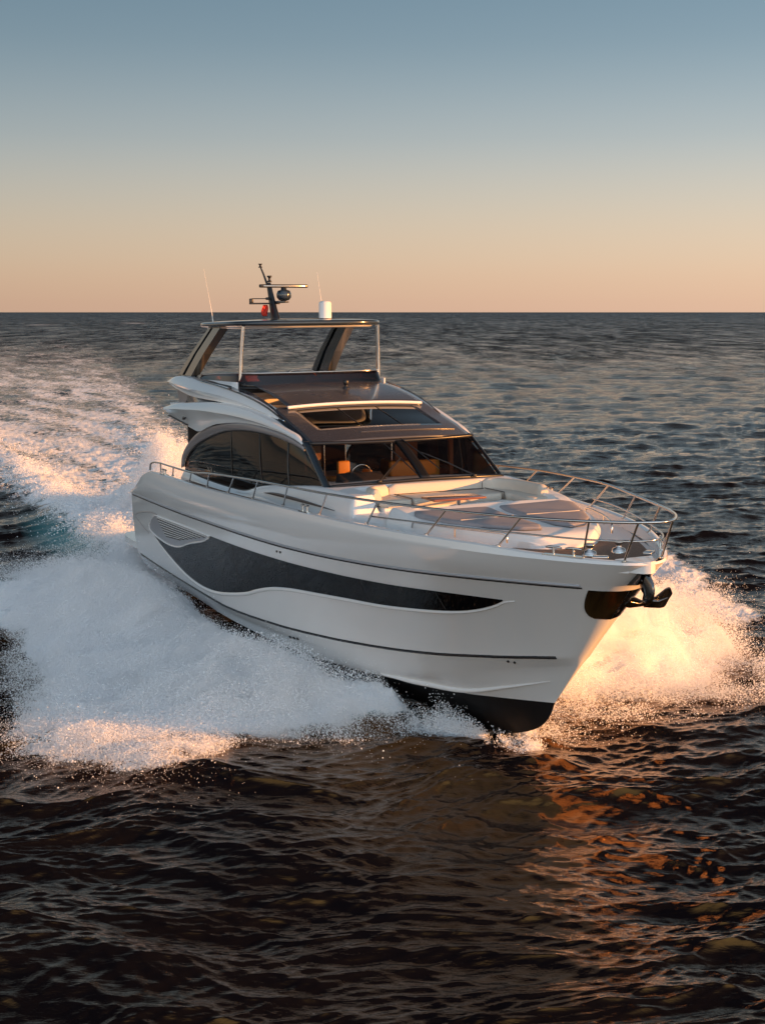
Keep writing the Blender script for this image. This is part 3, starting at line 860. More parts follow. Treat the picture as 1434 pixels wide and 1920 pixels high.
# windshield
def wsb(y): return (12.84 - .10 * (y / 1.74) ** 2 - .19 * abs(y / 1.74) ** 3, y, 3.255 - .065 * abs(y / 1.74) ** 2)
def wst(y): return (11.70 - .10 * (y / 1.69) ** 2 - .14 * abs(y / 1.69) ** 3, y, 3.87 + .01 * abs(y / 1.69))
def wsp(v, w):
    a = np.array(wsb(v * 1.74)); b = np.array(wst(v * 1.69)); p = a * (1 - w) + b * w
    return p + np.array([.03, 0, .02]) * math.sin(math.pi * w)
for a, b in ((-.985, -.045), (.045, .985)):
    G = np.array([[wsp(v, w) for w in np.linspace(.03, .97, 10)] for v in np.linspace(a, b, 24)])
    part('windshield_pane', MB().grid(G, 0, flip=False), M['wsglass'])
fw = MB()
for w, r in ((0.0, .028), (1.0, .03)):
    fw.tube([wsp(v, w) for v in np.linspace(-1, 1, 50)], r, 8)
G = np.array([[wsp(v, w) + np.array([.02, 0, .01]) for v in (-.05, -.02, .02, .05)] for w in np.linspace(0, 1, 12)])
part('windshield_frame', fw.grid(G, 0).grid(G - [.05, 0, .03], 0, flip=True), M['black'], solid=(.01, 0))
# wipers
def wiper(bv, tv, tw, blade):
    p0 = wsp(bv, .0) + [.05, 0, .03]; p1 = wsp(tv, tw) + [.05, 0, .03]
    mb = MB().tube([p0, p0 * .5 + p1 * .5 + [.03, 0, .02], p1], [.014, .012, .009], 8)
    mb.tube([p0 + [0, .05, 0], p1 * .9 + p0 * .1 + [0, .03, 0]], .008, 6)
    a = wsp(tv + blade[0], tw + blade[1]) + [.035, 0, .02]; b = wsp(tv - blade[0], tw - blade[1]) + [.035, 0, .02]
    mb.tube([a, (a + b) / 2 + [.015, 0, .01], b], [.008, .014, .008], 6)
    mb.box(p0, (.07, .07, .05), 0, .012)
    return mb
part('wiper', wiper(-.53, -.15, .52, (.07, -.42)), M['black'])
part('wiper', wiper(.57, .12, .62, (.09, -.42)), M['black'])

# ------------------------------------------------------------------ cabin interior
ins = MB().box((8.6, 0, 2.2), (8.2, 3.7, .05))
part('cabin_floor', ins, M['wood'])
part('dashboard', MB().box((12.15, -.05, 3.02), (1.0, 3.2, .22), 0, .05).box((11.75, -.8, 3.16), (.35, .9, .22), 0, .04, ry=.4), M['darkint'])
def seat(name, x, y, z, w, parent=None, m_=None, back=1):
    mb = MB().box((x, y, z), (.52, w, .14), 0, .05).box((x - .24, y, z + .36), (.13, w, .62), 0, .05, ry=-.15)
    mb.box((x + .02, y - w / 2, z + .14), (.42, .06, .08), 0, .02).box((x + .02, y + w / 2, z + .14), (.42, .06, .08), 0, .02)
    mb.box((x, y, z - .35), (.22, .3, .55), 0, .03)
    return part(name, mb, m_ or M['tan'])
part('helm_seat', MB().box((10.9, -.65, 3.12), (.5, .82, .09), 0, .03).box((10.72, -.72, 3.30), (.09, .26, .30), 0, .035).box((10.9, -.30, 3.20), (.34, .08, .16), 0, .03).box((10.9, -.65, 2.8), (.3, .4, .6), 0, .02), M['tan'])
part('steering_wheel', MB().tube([(11.62 + .06 * math.sin(a), -.75 + .2 * math.cos(a), 3.26 + .2 * math.sin(a)) for a in np.linspace(0, 2 * math.pi, 28, endpoint=False)], .014, 8, closed=True)
     .tube([(11.62, -.95, 3.26), (11.62, -.55, 3.26)], .01, 6), M['steel'])
part('saloon_sofa', MB().box((8.6, 1.35, 2.5), (2.6, .7, .42), 0, .06).box((8.6, 1.68, 2.85), (2.6, .16, .5), 0, .06).box((10.9, .95, 2.75), (.9, 1.1, .45), 0, .06).box((10.4, .95, 3.1), (.14, 1.1, .5), 0, .05), M['tan'])
part('galley_unit', MB().box((7.2, -1.3, 2.7), (2.8, .7, .95), 0, .02).box((9.6, -1.35, 2.75), (1.2, .6, .7), 0, .02), M['wood'])
for c_, d_ in (((9.7, 1.1, 3.2), (.05, .5, 1.2)), ((9.7, -.95, 3.2), (.05, .35, 1.2)), ((8.3, 1.6, 3.3), (.1, .16, 1.2)), ((10.6, 1.66, 3.4), (.09, .08, 1.0))): part('cabin_partition', MB().box(c_, d_), M['wood'])
part('cabin_ceiling', MB().box((7.4, 0, 4.12), (5.0, 3.3, .05), 0, .01), M['darkint'])
for yy in (-.9, -.45, .55):
    part('grab_post', MB().tube([(10.2, yy, 2.3), (10.2, yy, 4.1)], .02, 8), M['steel'])

# ------------------------------------------------------------------ flybridge
# tinted wrap-round windscreen
wb = [(4.8, -1.74, 4.86), (6.0, -1.72, 4.82), (7.0, -1.70, 4.79), (7.45, -1.62, 4.775), (7.72, -1.35, 4.77), (7.82, -.7, 4.765), (7.84, 0, 4.765)]
wt = [(4.75, -1.66, 4.98), (6.0, -1.66, 5.03), (6.95, -1.64, 5.06), (7.35, -1.56, 5.065), (7.58, -1.3, 5.065), (7.68, -.7, 5.065), (7.70, 0, 5.065)]
mir = lambda L: L + [(p[0], -p[1], p[2]) for p in L[::-1][1:]]
a = crv(mir(wb), 160); b = crv(mir(wt), 160)
G = np.array([a * (1 - w) + b * w for w in np.linspace(0, 1, 5)]).transpose(1, 0, 2)
fs = part('flybridge_windscreen', MB().grid(G, 0), M['flyglass'], label='low brown tinted windscreen round the flybridge', solid=(.012, 0))
part('windscreen_rail', MB().tube(b, .014, 8), M['steel'], fs)
part('windscreen_base', MB().tube(a + [0, 0, -.015], .03, 8), M['black'], fs)
for yy in (-1.15, -.1, 1.0):
    i = int(np.argmin(np.abs(a[40:120, 1] - yy))) + 40
    part('windscreen_brace', MB().tube([a[i] + [-.02, 0, 0], a[i] + [-.25, 0, .16], b[i] + [-.01, 0, 0]], .010, 6), M['steel'], fs)
# dark coaming liner, dash, helm, seating
part('flybridge_dash', MB().box((7.15, -.1, 4.76), (.75, 3.0, .22), 0, .05).box((6.95, -.55, 4.94), (.35, 1.0, .16), 0, .05, ry=.3), M['darkint'])
part('flybridge_liner', MB().grid(np.array([[(x, -1.70, z) for z in (4.30, 4.88)] for x in np.linspace(3.4, 7.4, 10)])).grid(np.array([[(x, 1.70, z) for z in (4.30, 4.88)] for x in np.linspace(3.4, 7.4, 10)])), M['gel2'], solid=(.04, 0))
def fly_seat(x, y, dx, dy, back):
    mb = MB().box((x, y, 4.58), (dx, dy, .16), 0, .05).box((x, y, 4.42), (dx * .95, dy * .95, .2), 0, .02)
    bx, by, bw, bd = back
    mb.box((bx, by, 4.80), (bw, bd, .34), 0, .05)
    return mb
part('flybridge_sofa', fly_seat(5.2, 1.30, 2.2, .6, (5.2, 1.60, 2.2, .14)), M['cream'])
part('flybridge_sofa', fly_seat(4.9, -1.25, 1.6, .6, (4.9, -1.58, 1.6, .14)), M['cream'])
part('flybridge_helm_seat', fly_seat(6.1, -.55, .5, 1.0, (5.85, -.55, .14, 1.0)), M['cream'])
part('wheel_hoop', MB().tube(crv([(6.9, -.40, 4.90), (6.9, -.34, 5.05), (6.9, -.2, 5.09), (6.9, .1, 5.09), (6.9, .22, 5.05), (6.9, .28, 4.90)], 24), .013, 8), M['steel'])
part('horn', MB().lathe([(0, .17), (.05, .17), (.06, .15), (.06, .08), (.03, .06), (.05, .03), (.08, 0), (.08, -.03)], 16, (8.52, .3, 4.735)), M['black'])

# hardtop
def sup(hw, x0, x1, n=80, e=4.0):
    pts = []
    for t in np.linspace(0, 2 * math.pi, n, endpoint=False):
        c_, s_ = math.cos(t), math.sin(t)
        pts.append(((x0 + x1) / 2 + (x1 - x0) / 2 * np.sign(c_) * abs(c_) ** (2 / e), hw * np.sign(s_) * abs(s_) ** (2 / e)))
    return np.array(pts)
o = sup(1.72, 4.0, 7.95, 96)
cx = np.array([5.97, 0])
ringsT = []
for k_, dz, in ((.93, .0), (.985, .015), (1.0, .035), (1.0, .085), (.985, .108), (.95, .118), (.8, .135), (.6, .148), (.4, .156), (.2, .160), (.01, .162)):
    q = cx + (o - cx) * k_
    ringsT.append([(x, y, 6.04 + dz) for x, y in q])
ht = part('hardtop', MB().grid(np.array(ringsT), 0, closed=True, flip=True), M['roof'], label='dark hardtop over the flybridge')
under = [[(cx[0] + (p[0] - cx[0]) * k_, cx[1] + (p[1] - cx[1]) * k_, 6.04 - dz) for p in o] for k_, dz in ((.93, 0), (.915, .03), (.88, .04), (.01, .04))]
part('hardtop_lining', MB().grid(np.array(under), 0, closed=True, flip=False), M['gel'], ht, label='pale underside of the hardtop')
part('hardtop_skylight', MB().grid(np.array([[(x, y, 6.212 - .012 * (y / .9) ** 2 - .01 * ((x - 6) / 1.2) ** 2) for y in np.linspace(-.95, .95, 9)] for x in np.linspace(5.7, 7.3, 9)]), 0), M['gel'], ht)
# slanted aft legs with a long slot
for sgn in (-1, 1):
    def lp(x, z): 
        w = (z - 4.8) / 1.25
        return (x, sgn * (1.82 - .22 * w), z)
    leg = MB()
    for (x0, x1, xt0, xt1) in ((3.05, 3.38, 5.22, 5.40), (3.60, 4.12, 5.58, 6.08)):
        poly = [lp(x0, 4.80), lp(x1, 4.80), lp((x1 + xt1) / 2 - .06, 5.45), lp(xt1, 6.06), lp(xt0, 6.06), lp((x0 + xt0) / 2 - .08, 5.45)]
        leg.prism(poly, (0, -sgn * .20, 0))
    leg.prism([lp(3.05, 4.80), lp(4.12, 4.80), lp(4.28, 4.95), lp(3.30, 4.95)], (0, -sgn * .205, 0))
    leg.prism([tuple(np.array(lp(3.34, 4.9)) - [0, sgn * .07, 0]), tuple(np.array(lp(3.66, 4.9)) - [0, sgn * .07, 0]), tuple(np.array(lp(5.60, 6.05)) - [0, sgn * .07, 0]), tuple(np.array(lp(5.38, 6.05)) - [0, sgn * .07, 0])], (0, -sgn * .06, 0))
    hl = part('hardtop_leg', leg, M['roof'], ht, bevel=.02)
    part('hardtop_post', MB().tube(crv([(7.30, sgn * 1.60, 4.86), (7.34, sgn * 1.58, 5.4), (7.42, sgn * 1.54, 6.05)], 12), .042, 12), M['steel'], ht)
# mast, radar, lights
mast = MB()
sec = [(5.20, 6.18, .22, .085), (5.05, 6.45, .17, .07), (4.88, 6.80, .12, .055), (4.76, 7.05, .09, .045)]
G = []
for x, z, l, w in sec:
    a = np.linspace(0, 2 * math.pi, 16, endpoint=False)
    G.append([(x + l * math.cos(t), w * math.sin(t), z) for t in a])
mast.grid(np.array(G), 0, closed=True, flip=True)
ms = part('radar_mast', mast, M['black'], label='raked dark mast on the hardtop')
part('mast_pole', MB().tube([(4.76, -.03, 7.0), (4.68, -.09, 7.25), (4.62, -.14, 7.42)], [.028, .022, .018], 8), M['black'], ms)
part('mast_light', MB().lathe([(.0, .09), (.045, .09), (.045, .07), (.025, .065), (.025, .025), (.045, .02), (.045, 0), (0, 0)], 14, (4.62, -.14, 7.40)), M['black'], ms)
part('mast_light', MB().lathe([(.0, .15), (.055, .15), (.055, .12), (.028, .10), (.028, .045), (.05, .03), (.05, 0), (0, 0)], 14, (4.80, .01, 7.06)), M['black'], ms)
part('mast_bracket', MB().box((5.02, -.20, 6.57), (.10, .72, .035), 0, .01).box((5.02, -.52, 6.63), (.07, .09, .11), 0, .02).box((5.02, .22, 6.60), (.14, .30, .03), 0, .01).tube([(5.02, -.5, 6.68), (5.02, -.1, 6.68)], .012, 6).box((5.02, -.12, 6.68), (.07, .10, .06), 0, .02), M['black'], ms)
part('radar_pedestal', MB().lathe([(0, .22), (.06, .22), (.07, .17), (.14, .15), (.17, .08), (.165, .0), (.12, -.06), (.05, -.08), (0, -.08)], 24, (5.30, .17, 6.70)).box((5.18, .12, 6.60), (.3, .2, .05), 0, .02), M['roof'], ms)
part('radar_scanner', MB().box((5.30, .17, 6.955), (.09, 1.22, .075), 0, .02, rz=.12).box((5.345, .17, 6.955), (.012, 1.05, .018), 1, .003, rz=.12), [M['black'], M['steel']], ms)
dm = MB().lathe([(0, .42), (.08, .418), (.125, .40), (.14, .37), (.14, .01), (.145, .0), (.145, -.02)], 28, (6.3, .77, 6.17))
part('satellite_dome', dm, M['white'], label='white cylindrical antenna dome on the hardtop')
part('whip_antenna', MB().tube([(4.7, -1.34, 6.13), (4.69, -1.36, 6.35), (4.66, -1.42, 6.8), (4.62, -1.50, 7.36)], [.016, .008, .004, .0025], 6), M['white'])
part('whip_antenna', MB().tube([(5.4, 1.07, 6.15), (5.39, 1.05, 6.6), (5.36, 1.02, 6.9), (5.34, .98, 7.27)], [.014, .007, .004, .0025], 6), M['white'])
# flag hanging from the mast bracket
G = []
for i, z in enumerate(np.linspace(6.54, 6.28, 12)):
    w = .035 + .05 * math.sin(math.pi * (i + 1) / 13)
    G.append([(5.02 + .03 * math.sin(j * 1.9 + i * .6), -.19 + w * (j / 7 - .5) * 2 - .02 * i / 11, z) for j in range(8)])
thing('flag', MB().grid(np.array(G), 0), M['flagred'], 'small red pennant hanging limp under the mast bracket', 'flag', solid=(.004, 0))

# ------------------------------------------------------------------ bow lounge furniture
def cushion(outline_lo, z0, z1, rnd=.04, n=90):
    """soft slab over a closed plan outline"""
    P = crv([(x, y, 0) for x, y in outline_lo], n, closed=True)[:, :2]
    c_ = P.mean(0)
    T = np.roll(P, -1, 0) - np.roll(P, 1, 0); T /= np.linalg.norm(T, axis=1)[:, None]
    N = np.stack([T[:, 1], -T[:, 0]], 1)
    if ((P - c_) * N).sum() < 0: N = -N
    rings = []
    def ring(ins, z): rings.append([(x, y, z(x, y) if callable(z) else z) for x, y in P - N * ins])
    f0 = z0; f1 = z1
    ring(rnd * .8, lambda x, y: f0)
    ring(0.0, lambda x, y: f0 + rnd)
    ring(0.0, lambda x, y: (f1(x, y) if callable(f1) else f1) - rnd)
    ring(rnd * .3, lambda x, y: (f1(x, y) if callable(f1) else f1) - rnd * .3)
    ring(rnd, lambda x, y: (f1(x, y) if callable(f1) else f1))
    base = P - N * rnd
    for w in (.8, .6, .4, .2, .01):
        rings.append([(x, y, (f1(x, y) if callable(f1) else f1) + .012 * (1 - w)) for x, y in c_ + (base - c_) * w])
    return MB().grid(np.array(rings), 0, closed=True, flip=False)
def fix(o):
    bm = bmesh.new(); bm.from_mesh(o.data); bmesh.ops.recalc_face_normals(bm, faces=bm.faces); bm.to_mesh(o.data); bm.free()
    return o
def rect(x0, x1, y0, y1, k=.05):
    return [(x0 + k, y0), (x1 - k, y0), (x1, y0 + k), (x1, y1 - k), (x1 - k, y1), (x0 + k, y1), (x0, y1 - k), (x0, y0 + k)]
def poly_fine(pts, per=5):
    out = []
    for i in range(len(pts)):
        a = np.array(pts[i]); b = np.array(pts[(i + 1) % len(pts)])
        for t in np.linspace(0, 1, per, endpoint=False): out.append(tuple(a + (b - a) * t))
    return out
# seat cushions
seats = [('middle cream seat cushion of the foredeck sofa behind the table', poly_fine(rect(13.2, 13.92, -.78, .98))),
         ('starboard cream seat cushion of the foredeck sofa at its open end', poly_fine([(13.25, -1.30), (13.75, -1.34), (13.9, -1.25), (13.92, -.82), (13.2, -.82)])),
         ('port cream seat cushion of the foredeck sofa running towards the bow', poly_fine([(13.2, 1.02), (13.92, 1.02), (14.05, 1.06), (14.7, 1.0), (14.8, 1.08), (14.75, 1.40), (13.25, 1.42)]))]
for lb, pl in seats:
    fix(thing('seat_cushion', cushion(pl, 2.93, 3.055, .035), M['cream'], lb, 'cushion', 'seat cushions of the foredeck sofa'))
part('lounge_seat_base', MB().prism([(13.0, -1.36, 2.80), (13.86, -1.30, 2.80), (13.86, .98, 2.80), (14.7, 1.04, 2.80), (14.7, 1.42, 2.80), (13.0, 1.42, 2.80)], (0, 0, .13)), M['gel2'], bevel=.015)
# backrests (curved padded rolls)
def backrest(path, label):
    c_ = crv(path, 40)
    T = np.gradient(c_, axis=0); T /= np.linalg.norm(T, axis=1)[:, None]
    Nx = np.stack([T[:, 1], -T[:, 0], 0 * T[:, 0]], 1)
    rings = []
    for i in range(40):
        e = min(i, 39 - i); k_ = min(1, .75 + e * .12)
        prof = [(-.10, .0), (-.10, .12), (-.085, .185), (-.04, .215), (.03, .215), (.07, .19), (.085, .12), (.11, .0)]
        rings.append([c_[i] + Nx[i] * a * k_ + np.array([0, 0, b * k_]) for a, b in prof])
    mb = MB().grid(np.array(rings), 0, closed=True)
    mb.add(rings[0], [tuple(range(8))]); mb.add(rings[-1], [tuple(range(8))[::-1]])
    return fix(thing('backrest_cushion', mb, M['cream'], label, 'cushion', 'backrest cushions of the foredeck sofa', sharp=60))
zb = 3.02
backrest([(13.06, -.86, zb), (13.08, 0, zb), (13.06, .98, zb)], 'long straight cream backrest under the windshield')
backrest([(13.72, -1.36, zb), (13.45, -1.35, zb), (13.18, -1.2, zb), (13.07, -.90, zb)], 'short curved cream backrest at the starboard corner of the sofa')
backrest([(13.07, 1.02, zb), (13.2, 1.27, zb), (13.6, 1.42, zb), (14.1, 1.44, zb), (14.6, 1.40, zb)], 'curved cream backrest along the port side of the sofa')
for pts in ([(13.2, -.80, 3.07), (13.9, -.80, 3.07), (13.93, -.80, 2.95)], [(13.2, 1.0, 3.07), (13.9, 1.0, 3.07), (13.93, 1.0, 2.95)], [(13.20, -.78, 3.065), (13.20, .98, 3.065)]):
    part('cushion_seam', MB().tube(pts, .009, 6), M['piping'])
# table
tb = MB().box((14.42, -.27, 3.11), (.52, .98, .035), 0, .012, rz=-.02)
tbl = part('lounge_table', tb, M['varnish'], label='varnished teak table in the bow lounge')
part('table_leg', MB().tube([(14.42, -.18, 2.86), (14.42, -.18, 3.10)], .035, 14).tube([(14.42, -.18, 2.86), (14.42, -.18, 2.875)], .12, 18), M['steel'], tbl)
# sun pads
def padz(sgn):
    return lambda x, y: 3.02 - .02 * (x - 15.1) + .03 * math.exp(-((x - 15.3) / .5) ** 2)
pS = poly_fine([(15.08, -.18), (15.10, -1.38), (15.4, -1.47), (16.1, -1.22), (16.75, -.90), (17.15, -.55), (17.22, -.25), (16.95, -.12), (15.3, -.08)], 4)
pP = [(x + .02, -y) for x, y in pS]
sp1 = fix(thing('sun_pad', cushion(pS, 2.90, padz(-1), .045), M['grey'], 'grey sun pad on the starboard side of the foredeck nearest the low grab rail', 'sun pad', 'grey sun pads on the foredeck'))
sp2 = fix(thing('sun_pad', cushion(pP, 2.90, padz(1), .045), M['grey'], 'grey sun pad on the port side of the foredeck beyond the other pad', 'sun pad', 'grey sun pads on the foredeck'))
def add_child(root, name, mb, m_):
    me = mb.mesh(name, [m_]); ch = bpy.data.objects.new(name, me); COL.objects.link(ch)
    me.transform(Matrix.Translation(-Vector(root['_org']))); ch.parent = root
    return ch
for sp, sgn in ((sp1, -1), (sp2, 1)):
    f_ = padz(sgn)
    add_child(sp, 'piping', MB().tube([(x, sgn * y, f_(x, y) + .008) for x, y in [(16.15, .12), (16.18, .4), (16.2, .7), (16.2, 1.08)]], .007, 6), M['cream'])

# ------------------------------------------------------------------ sea
HV = np.array([math.cos(YAW), math.sin(YAW)])       # yacht heading in plan
def to_boat(X, Y):
    dx, dy = X + 4.513, Y - 35.285
    return dx * HV[0] + dy * HV[1], -dx * HV[1] + dy * HV[0]
def to_world(bx, by):
    return -4.513 + bx * HV[0] - by * HV[1], 35.285 + bx * HV[1] + by * HV[0]

_g = np.random.default_rng(5)
_tabs = {}
def vnoise(x, y, seed=0):
    """smooth 2-D value noise 0..1"""
    if seed not in _tabs: _tabs[seed] = np.random.default_rng(1000 + seed).random((256, 256))
    T = _tabs[seed]
    xi = np.floor(x).astype(int); yi = np.floor(y).astype(int)
    fx = x - xi; fy = y - yi
    fx = fx * fx * (3 - 2 * fx); fy = fy * fy * (3 - 2 * fy)
    a = T[xi & 255, yi & 255]; b = T[(xi + 1) & 255, yi & 255]; c = T[xi & 255, (yi + 1) & 255]; d = T[(xi + 1) & 255, (yi + 1) & 255]
    return (a * (1 - fx) + b * fx) * (1 - fy) + (c * (1 - fx) + d * fx) * fy
def fbm(x, y, o=4, seed=0):
    s_ = 0; a = .5; t = 0
    for k in range(o):
        s_ = s_ + a * vnoise(x, y, seed + k); t += a; a *= .5; x = x * 2.03 + 17.1; y = y * 2.03 + 5.3
    return s_ / t

def ss(a, b, x):
    t = np.clip((x - a) / (b - a), 0, 1); return t * t * (3 - 2 * t)

def hull_hw(bx):       # half breadth of the hull at the water
    return np.where((bx > 0) & (bx < 16.5), 2.2 * (1 - np.clip((bx - 7) / 9.4, 0, 1) ** 1.9), 0)

def wake(X, Y):
    """extra height and foam cover of bow waves and wake, in the yacht's plan frame"""
    bx, by = to_boat(X, Y)
    ay = np.abs(by)
    n1 = fbm(bx * .9, by * .9, 4, 3); n2 = fbm(bx * .35, by * .35, 3, 9)
    h = np.zeros_like(X); f = np.zeros_like(X)
    # spray footprints either side of the bow
    for sgn in (-1, 1):
        o = by * sgn
        hw = hull_hw(bx)
        front = 14.7 - .24 * o + .9 * (n2 - .5)
        outer = np.where(bx > 5, (6.7 if sgn < 0 else 5.4 + .5 * np.clip(14 - bx, 0, 6)) - (.06 if sgn < 0 else .0) * np.abs(bx - 12.0) ** 1.15, (6.3 if sgn < 0 else 3.0) + .2 * (5 - bx)) + 1.8 * (n2 - .5)
        inside = ss(0, .9, front - bx) * ss(-.2, 1.0, outer - o) * ss(-.1, .25, o - hw + .1)
        aft = ss(-14, -1, bx) if sgn > 0 else ss(-6, 3, bx)
        body = inside * aft * (o > 0)
        ridge = np.exp(-((o - (1.0 + .30 * np.maximum(0, 15 - bx))) / (1.1 + .05 * np.maximum(0, 15 - bx))) ** 2)
        h += body * (.12 + .34 * ridge) * (.55 + .9 * n1)
        f = np.maximum(f, body * (.95 + .5 * n1))
    # turbulent wake astern
    A = np.maximum(0, 1.5 - bx)
    yc = .085 * A; hwid = 2.6 + .17 * A
    core = ss(0, 1, A / 1.2) * (1 - ss(hwid * .55, hwid * 1.05, np.abs(by - yc)))
    fade = np.exp(-A / 420.)
    str_ = fbm(bx * .16, by * .9, 4, 21)
    f = np.maximum(f, core * fade * (.33 + .60 * str_ + .25 * np.exp(-A / 22)))
    # crests rolling out from the quarters
    for sgn, k in ((-1, .035), (1, .17)):
        yl = sgn * 1.6 + sgn * k * A * (1 if sgn > 0 else -1) if sgn > 0 else -1.9 + .04 * A
        cr = np.exp(-((by - yl + .5 * (n2 - .5)) / (.8 + .012 * A)) ** 2) * ss(0, 3, A)
        h += cr * (.55 * np.exp(-A / 30.)) * (.7 + .6 * n1)
        f = np.maximum(f, cr * (.85 + .3 * n1) * np.exp(-A / 90.))
    # rooster tail just behind the transom
    rt = np.exp(-((bx + 7) / 5.5) ** 2 - ((by - 1.2) / 2.2) ** 2)
    h += rt * .35 * (.5 + n1)
    f = np.maximum(f, rt * 1.2)
    # smooth dark trough to starboard of the quarter wave, then the outer spilling foam
    tr_ = ss(0, 4, A) * np.exp(-((by + 4.4 + .02 * A) / 1.9) ** 2) * np.exp(-A / 34.)
    h -= tr_ * .28
    f = f * (1 - .96 * np.minimum(1, tr_ * 1.25))
    out = ss(2, 7, A) * np.exp(-((by + 8.0 + .06 * A) / 2.2) ** 2) * np.exp(-A / 40.)
    f = np.maximum(f, out * (.35 + .8 * n1))
    out2 = np.exp(-((by - 9.6 - .42 * (9 - bx)) / 1.1) ** 2) * ss(-16, 4, bx) * (1 - ss(10, 12, bx))
    f = np.maximum(f, out2 * (.45 + .7 * n1)); h += out2 * .2 * n1
    # old wake line far off
    old = np.exp(-((Y - (700 + 3.0 * (X + 200))) / 45) ** 2) * (X < 60) * (X > -520)
    f = np.maximum(f, old * .50)
    # keep the water out of the hull
    ins = ss(-.25, .35, hw_in(bx) - ay) * (bx > .6) * (bx < 16)
    h = h * (1 - ins) - .5 * ins
    f = f * (1 - ins)
    ae = np.maximum(f, 1.0 * np.exp(-((bx + 7) / 8) ** 2 - ((by + 2.2 + .03 * A) / 1.3) ** 2))
    wake.aer = ae
    return h, f
def hw_in(bx): return hull_hw(bx)

NW = 130
lam = np.exp(_g.uniform(math.log(.13), math.log(9), NW))
wd = rad(-84) + _g.normal(0, .46, NW)          # mean travel direction
kx = 2 * math.pi / lam * np.cos(wd); ky = 2 * math.pi / lam * np.sin(wd)
amp = .0056 * lam * _g.uniform(.5, 1.4, NW) * np.where(lam < .7, 1.25, 1) * np.where(lam > 1.5, (1.5 / lam) ** .55, 1)
ph = _g.uniform(0, 2 * math.pi, NW)

def sea_height(X, Y, spacing):
    H_ = np.zeros_like(X); DX = np.zeros_like(X); DY = np.zeros_like(X)
    wx = X + 1.2 * (fbm(X * .21, Y * .21, 3, 41) - .5) * 2; wy = Y + 1.2 * (fbm(X * .21 + 9, Y * .21, 3, 51) - .5) * 2
    gust = .65 + .7 * fbm(X * .07, Y * .07, 2, 61)
    for i in range(NW):
        at_ = ss(1.5, 2.6, lam[i] / spacing) * amp[i] * gust
        p_ = kx[i] * wx + ky[i] * wy + ph[i]
        c_ = np.cos(p_); s_ = np.sin(p_)
        H_ += at_ * c_
        q = .95
        DX -= q * at_ * s_ * math.cos(wd[i]); DY -= q * at_ * s_ * math.sin(wd[i])
    return H_, DX, DY

# sheet: rings spread over distance, finer where the camera looks, all the way round and out to the horizon
ths = np.concatenate([np.linspace(-180, -31, 34)[:-1], np.linspace(-31, -19, 90)[:-1], np.linspace(-19, 19, 1000)[:-1], np.linspace(19, 31, 90)[:-1], np.linspace(31, 180, 34)])
ths = np.radians(ths)
inv = np.linspace(1 / 9.5, 1 / 700., 1250)
rs = np.concatenate([[.3, 2, 5, 7.5], 1 / inv, [760, 850, 1100, 1500, 2200, 3500, 6000, 10000, 18000, 34000]])
RR, TH = np.meshgrid(rs, ths, indexing='ij')
SX, SY = RR * np.sin(TH), RR * np.cos(TH)
dr = np.gradient(rs)
sp_ = np.maximum(dr[:, None] * .55, (np.gradient(ths)[None, :] * RR))
H_, DX, DY = sea_height(SX, SY, sp_)
wh, wf = wake(SX, SY)
wa = wake.aer
calm = 1 - .55 * np.clip(wf, 0, 1)
rough_w = (fbm(SX * 1.7, SY * 1.7, 5, 71) - .5) * .26 + (fbm(SX * 5, SY * 5, 3, 81) - .5) * .09
Z = H_ * calm + wh + rough_w * np.clip(wf, 0, 1) * (1 - ss(35, 150, RR))
# crest whitening: a little where waves steepen
V = np.stack([SX + DX * calm, SY + DY * calm, Z], -1).reshape(-1, 3)
nr, nt_ = RR.shape
idx = np.arange(nr * nt_).reshape(nr, nt_)
Q = np.stack([idx[:-1, :-1], idx[:-1, 1:], idx[1:, 1:], idx[1:, :-1]], -1).reshape(-1, 4)
me = bpy.data.meshes.new('sea')
me.vertices.add(len(V)); me.vertices.foreach_set('co', V.astype(np.float32).ravel())
me.loops.add(Q.size); me.loops.foreach_set('vertex_index', Q.ravel().astype(np.int32))
me.polygons.add(len(Q))
me.polygons.foreach_set('loop_start', np.arange(0, Q.size, 4, dtype=np.int32))
me.polygons.foreach_set('loop_total', np.full(len(Q), 4, dtype=np.int32))
me.polygons.foreach_set('use_smooth', np.ones(len(Q), dtype=bool))
me.update(calc_edges=True)
f2_ = me.attributes.new('aerated', 'FLOAT', 'POINT'); f2_.data.foreach_set('value', wa.astype(np.float32).ravel())
fa = me.attributes.new('foam', 'FLOAT', 'POINT'); fa.data.foreach_set('value', wf.astype(np.float32).ravel())
sea = bpy.data.objects.new('sea', me); COL.objects.link(sea)
sea['kind'] = 'structure'

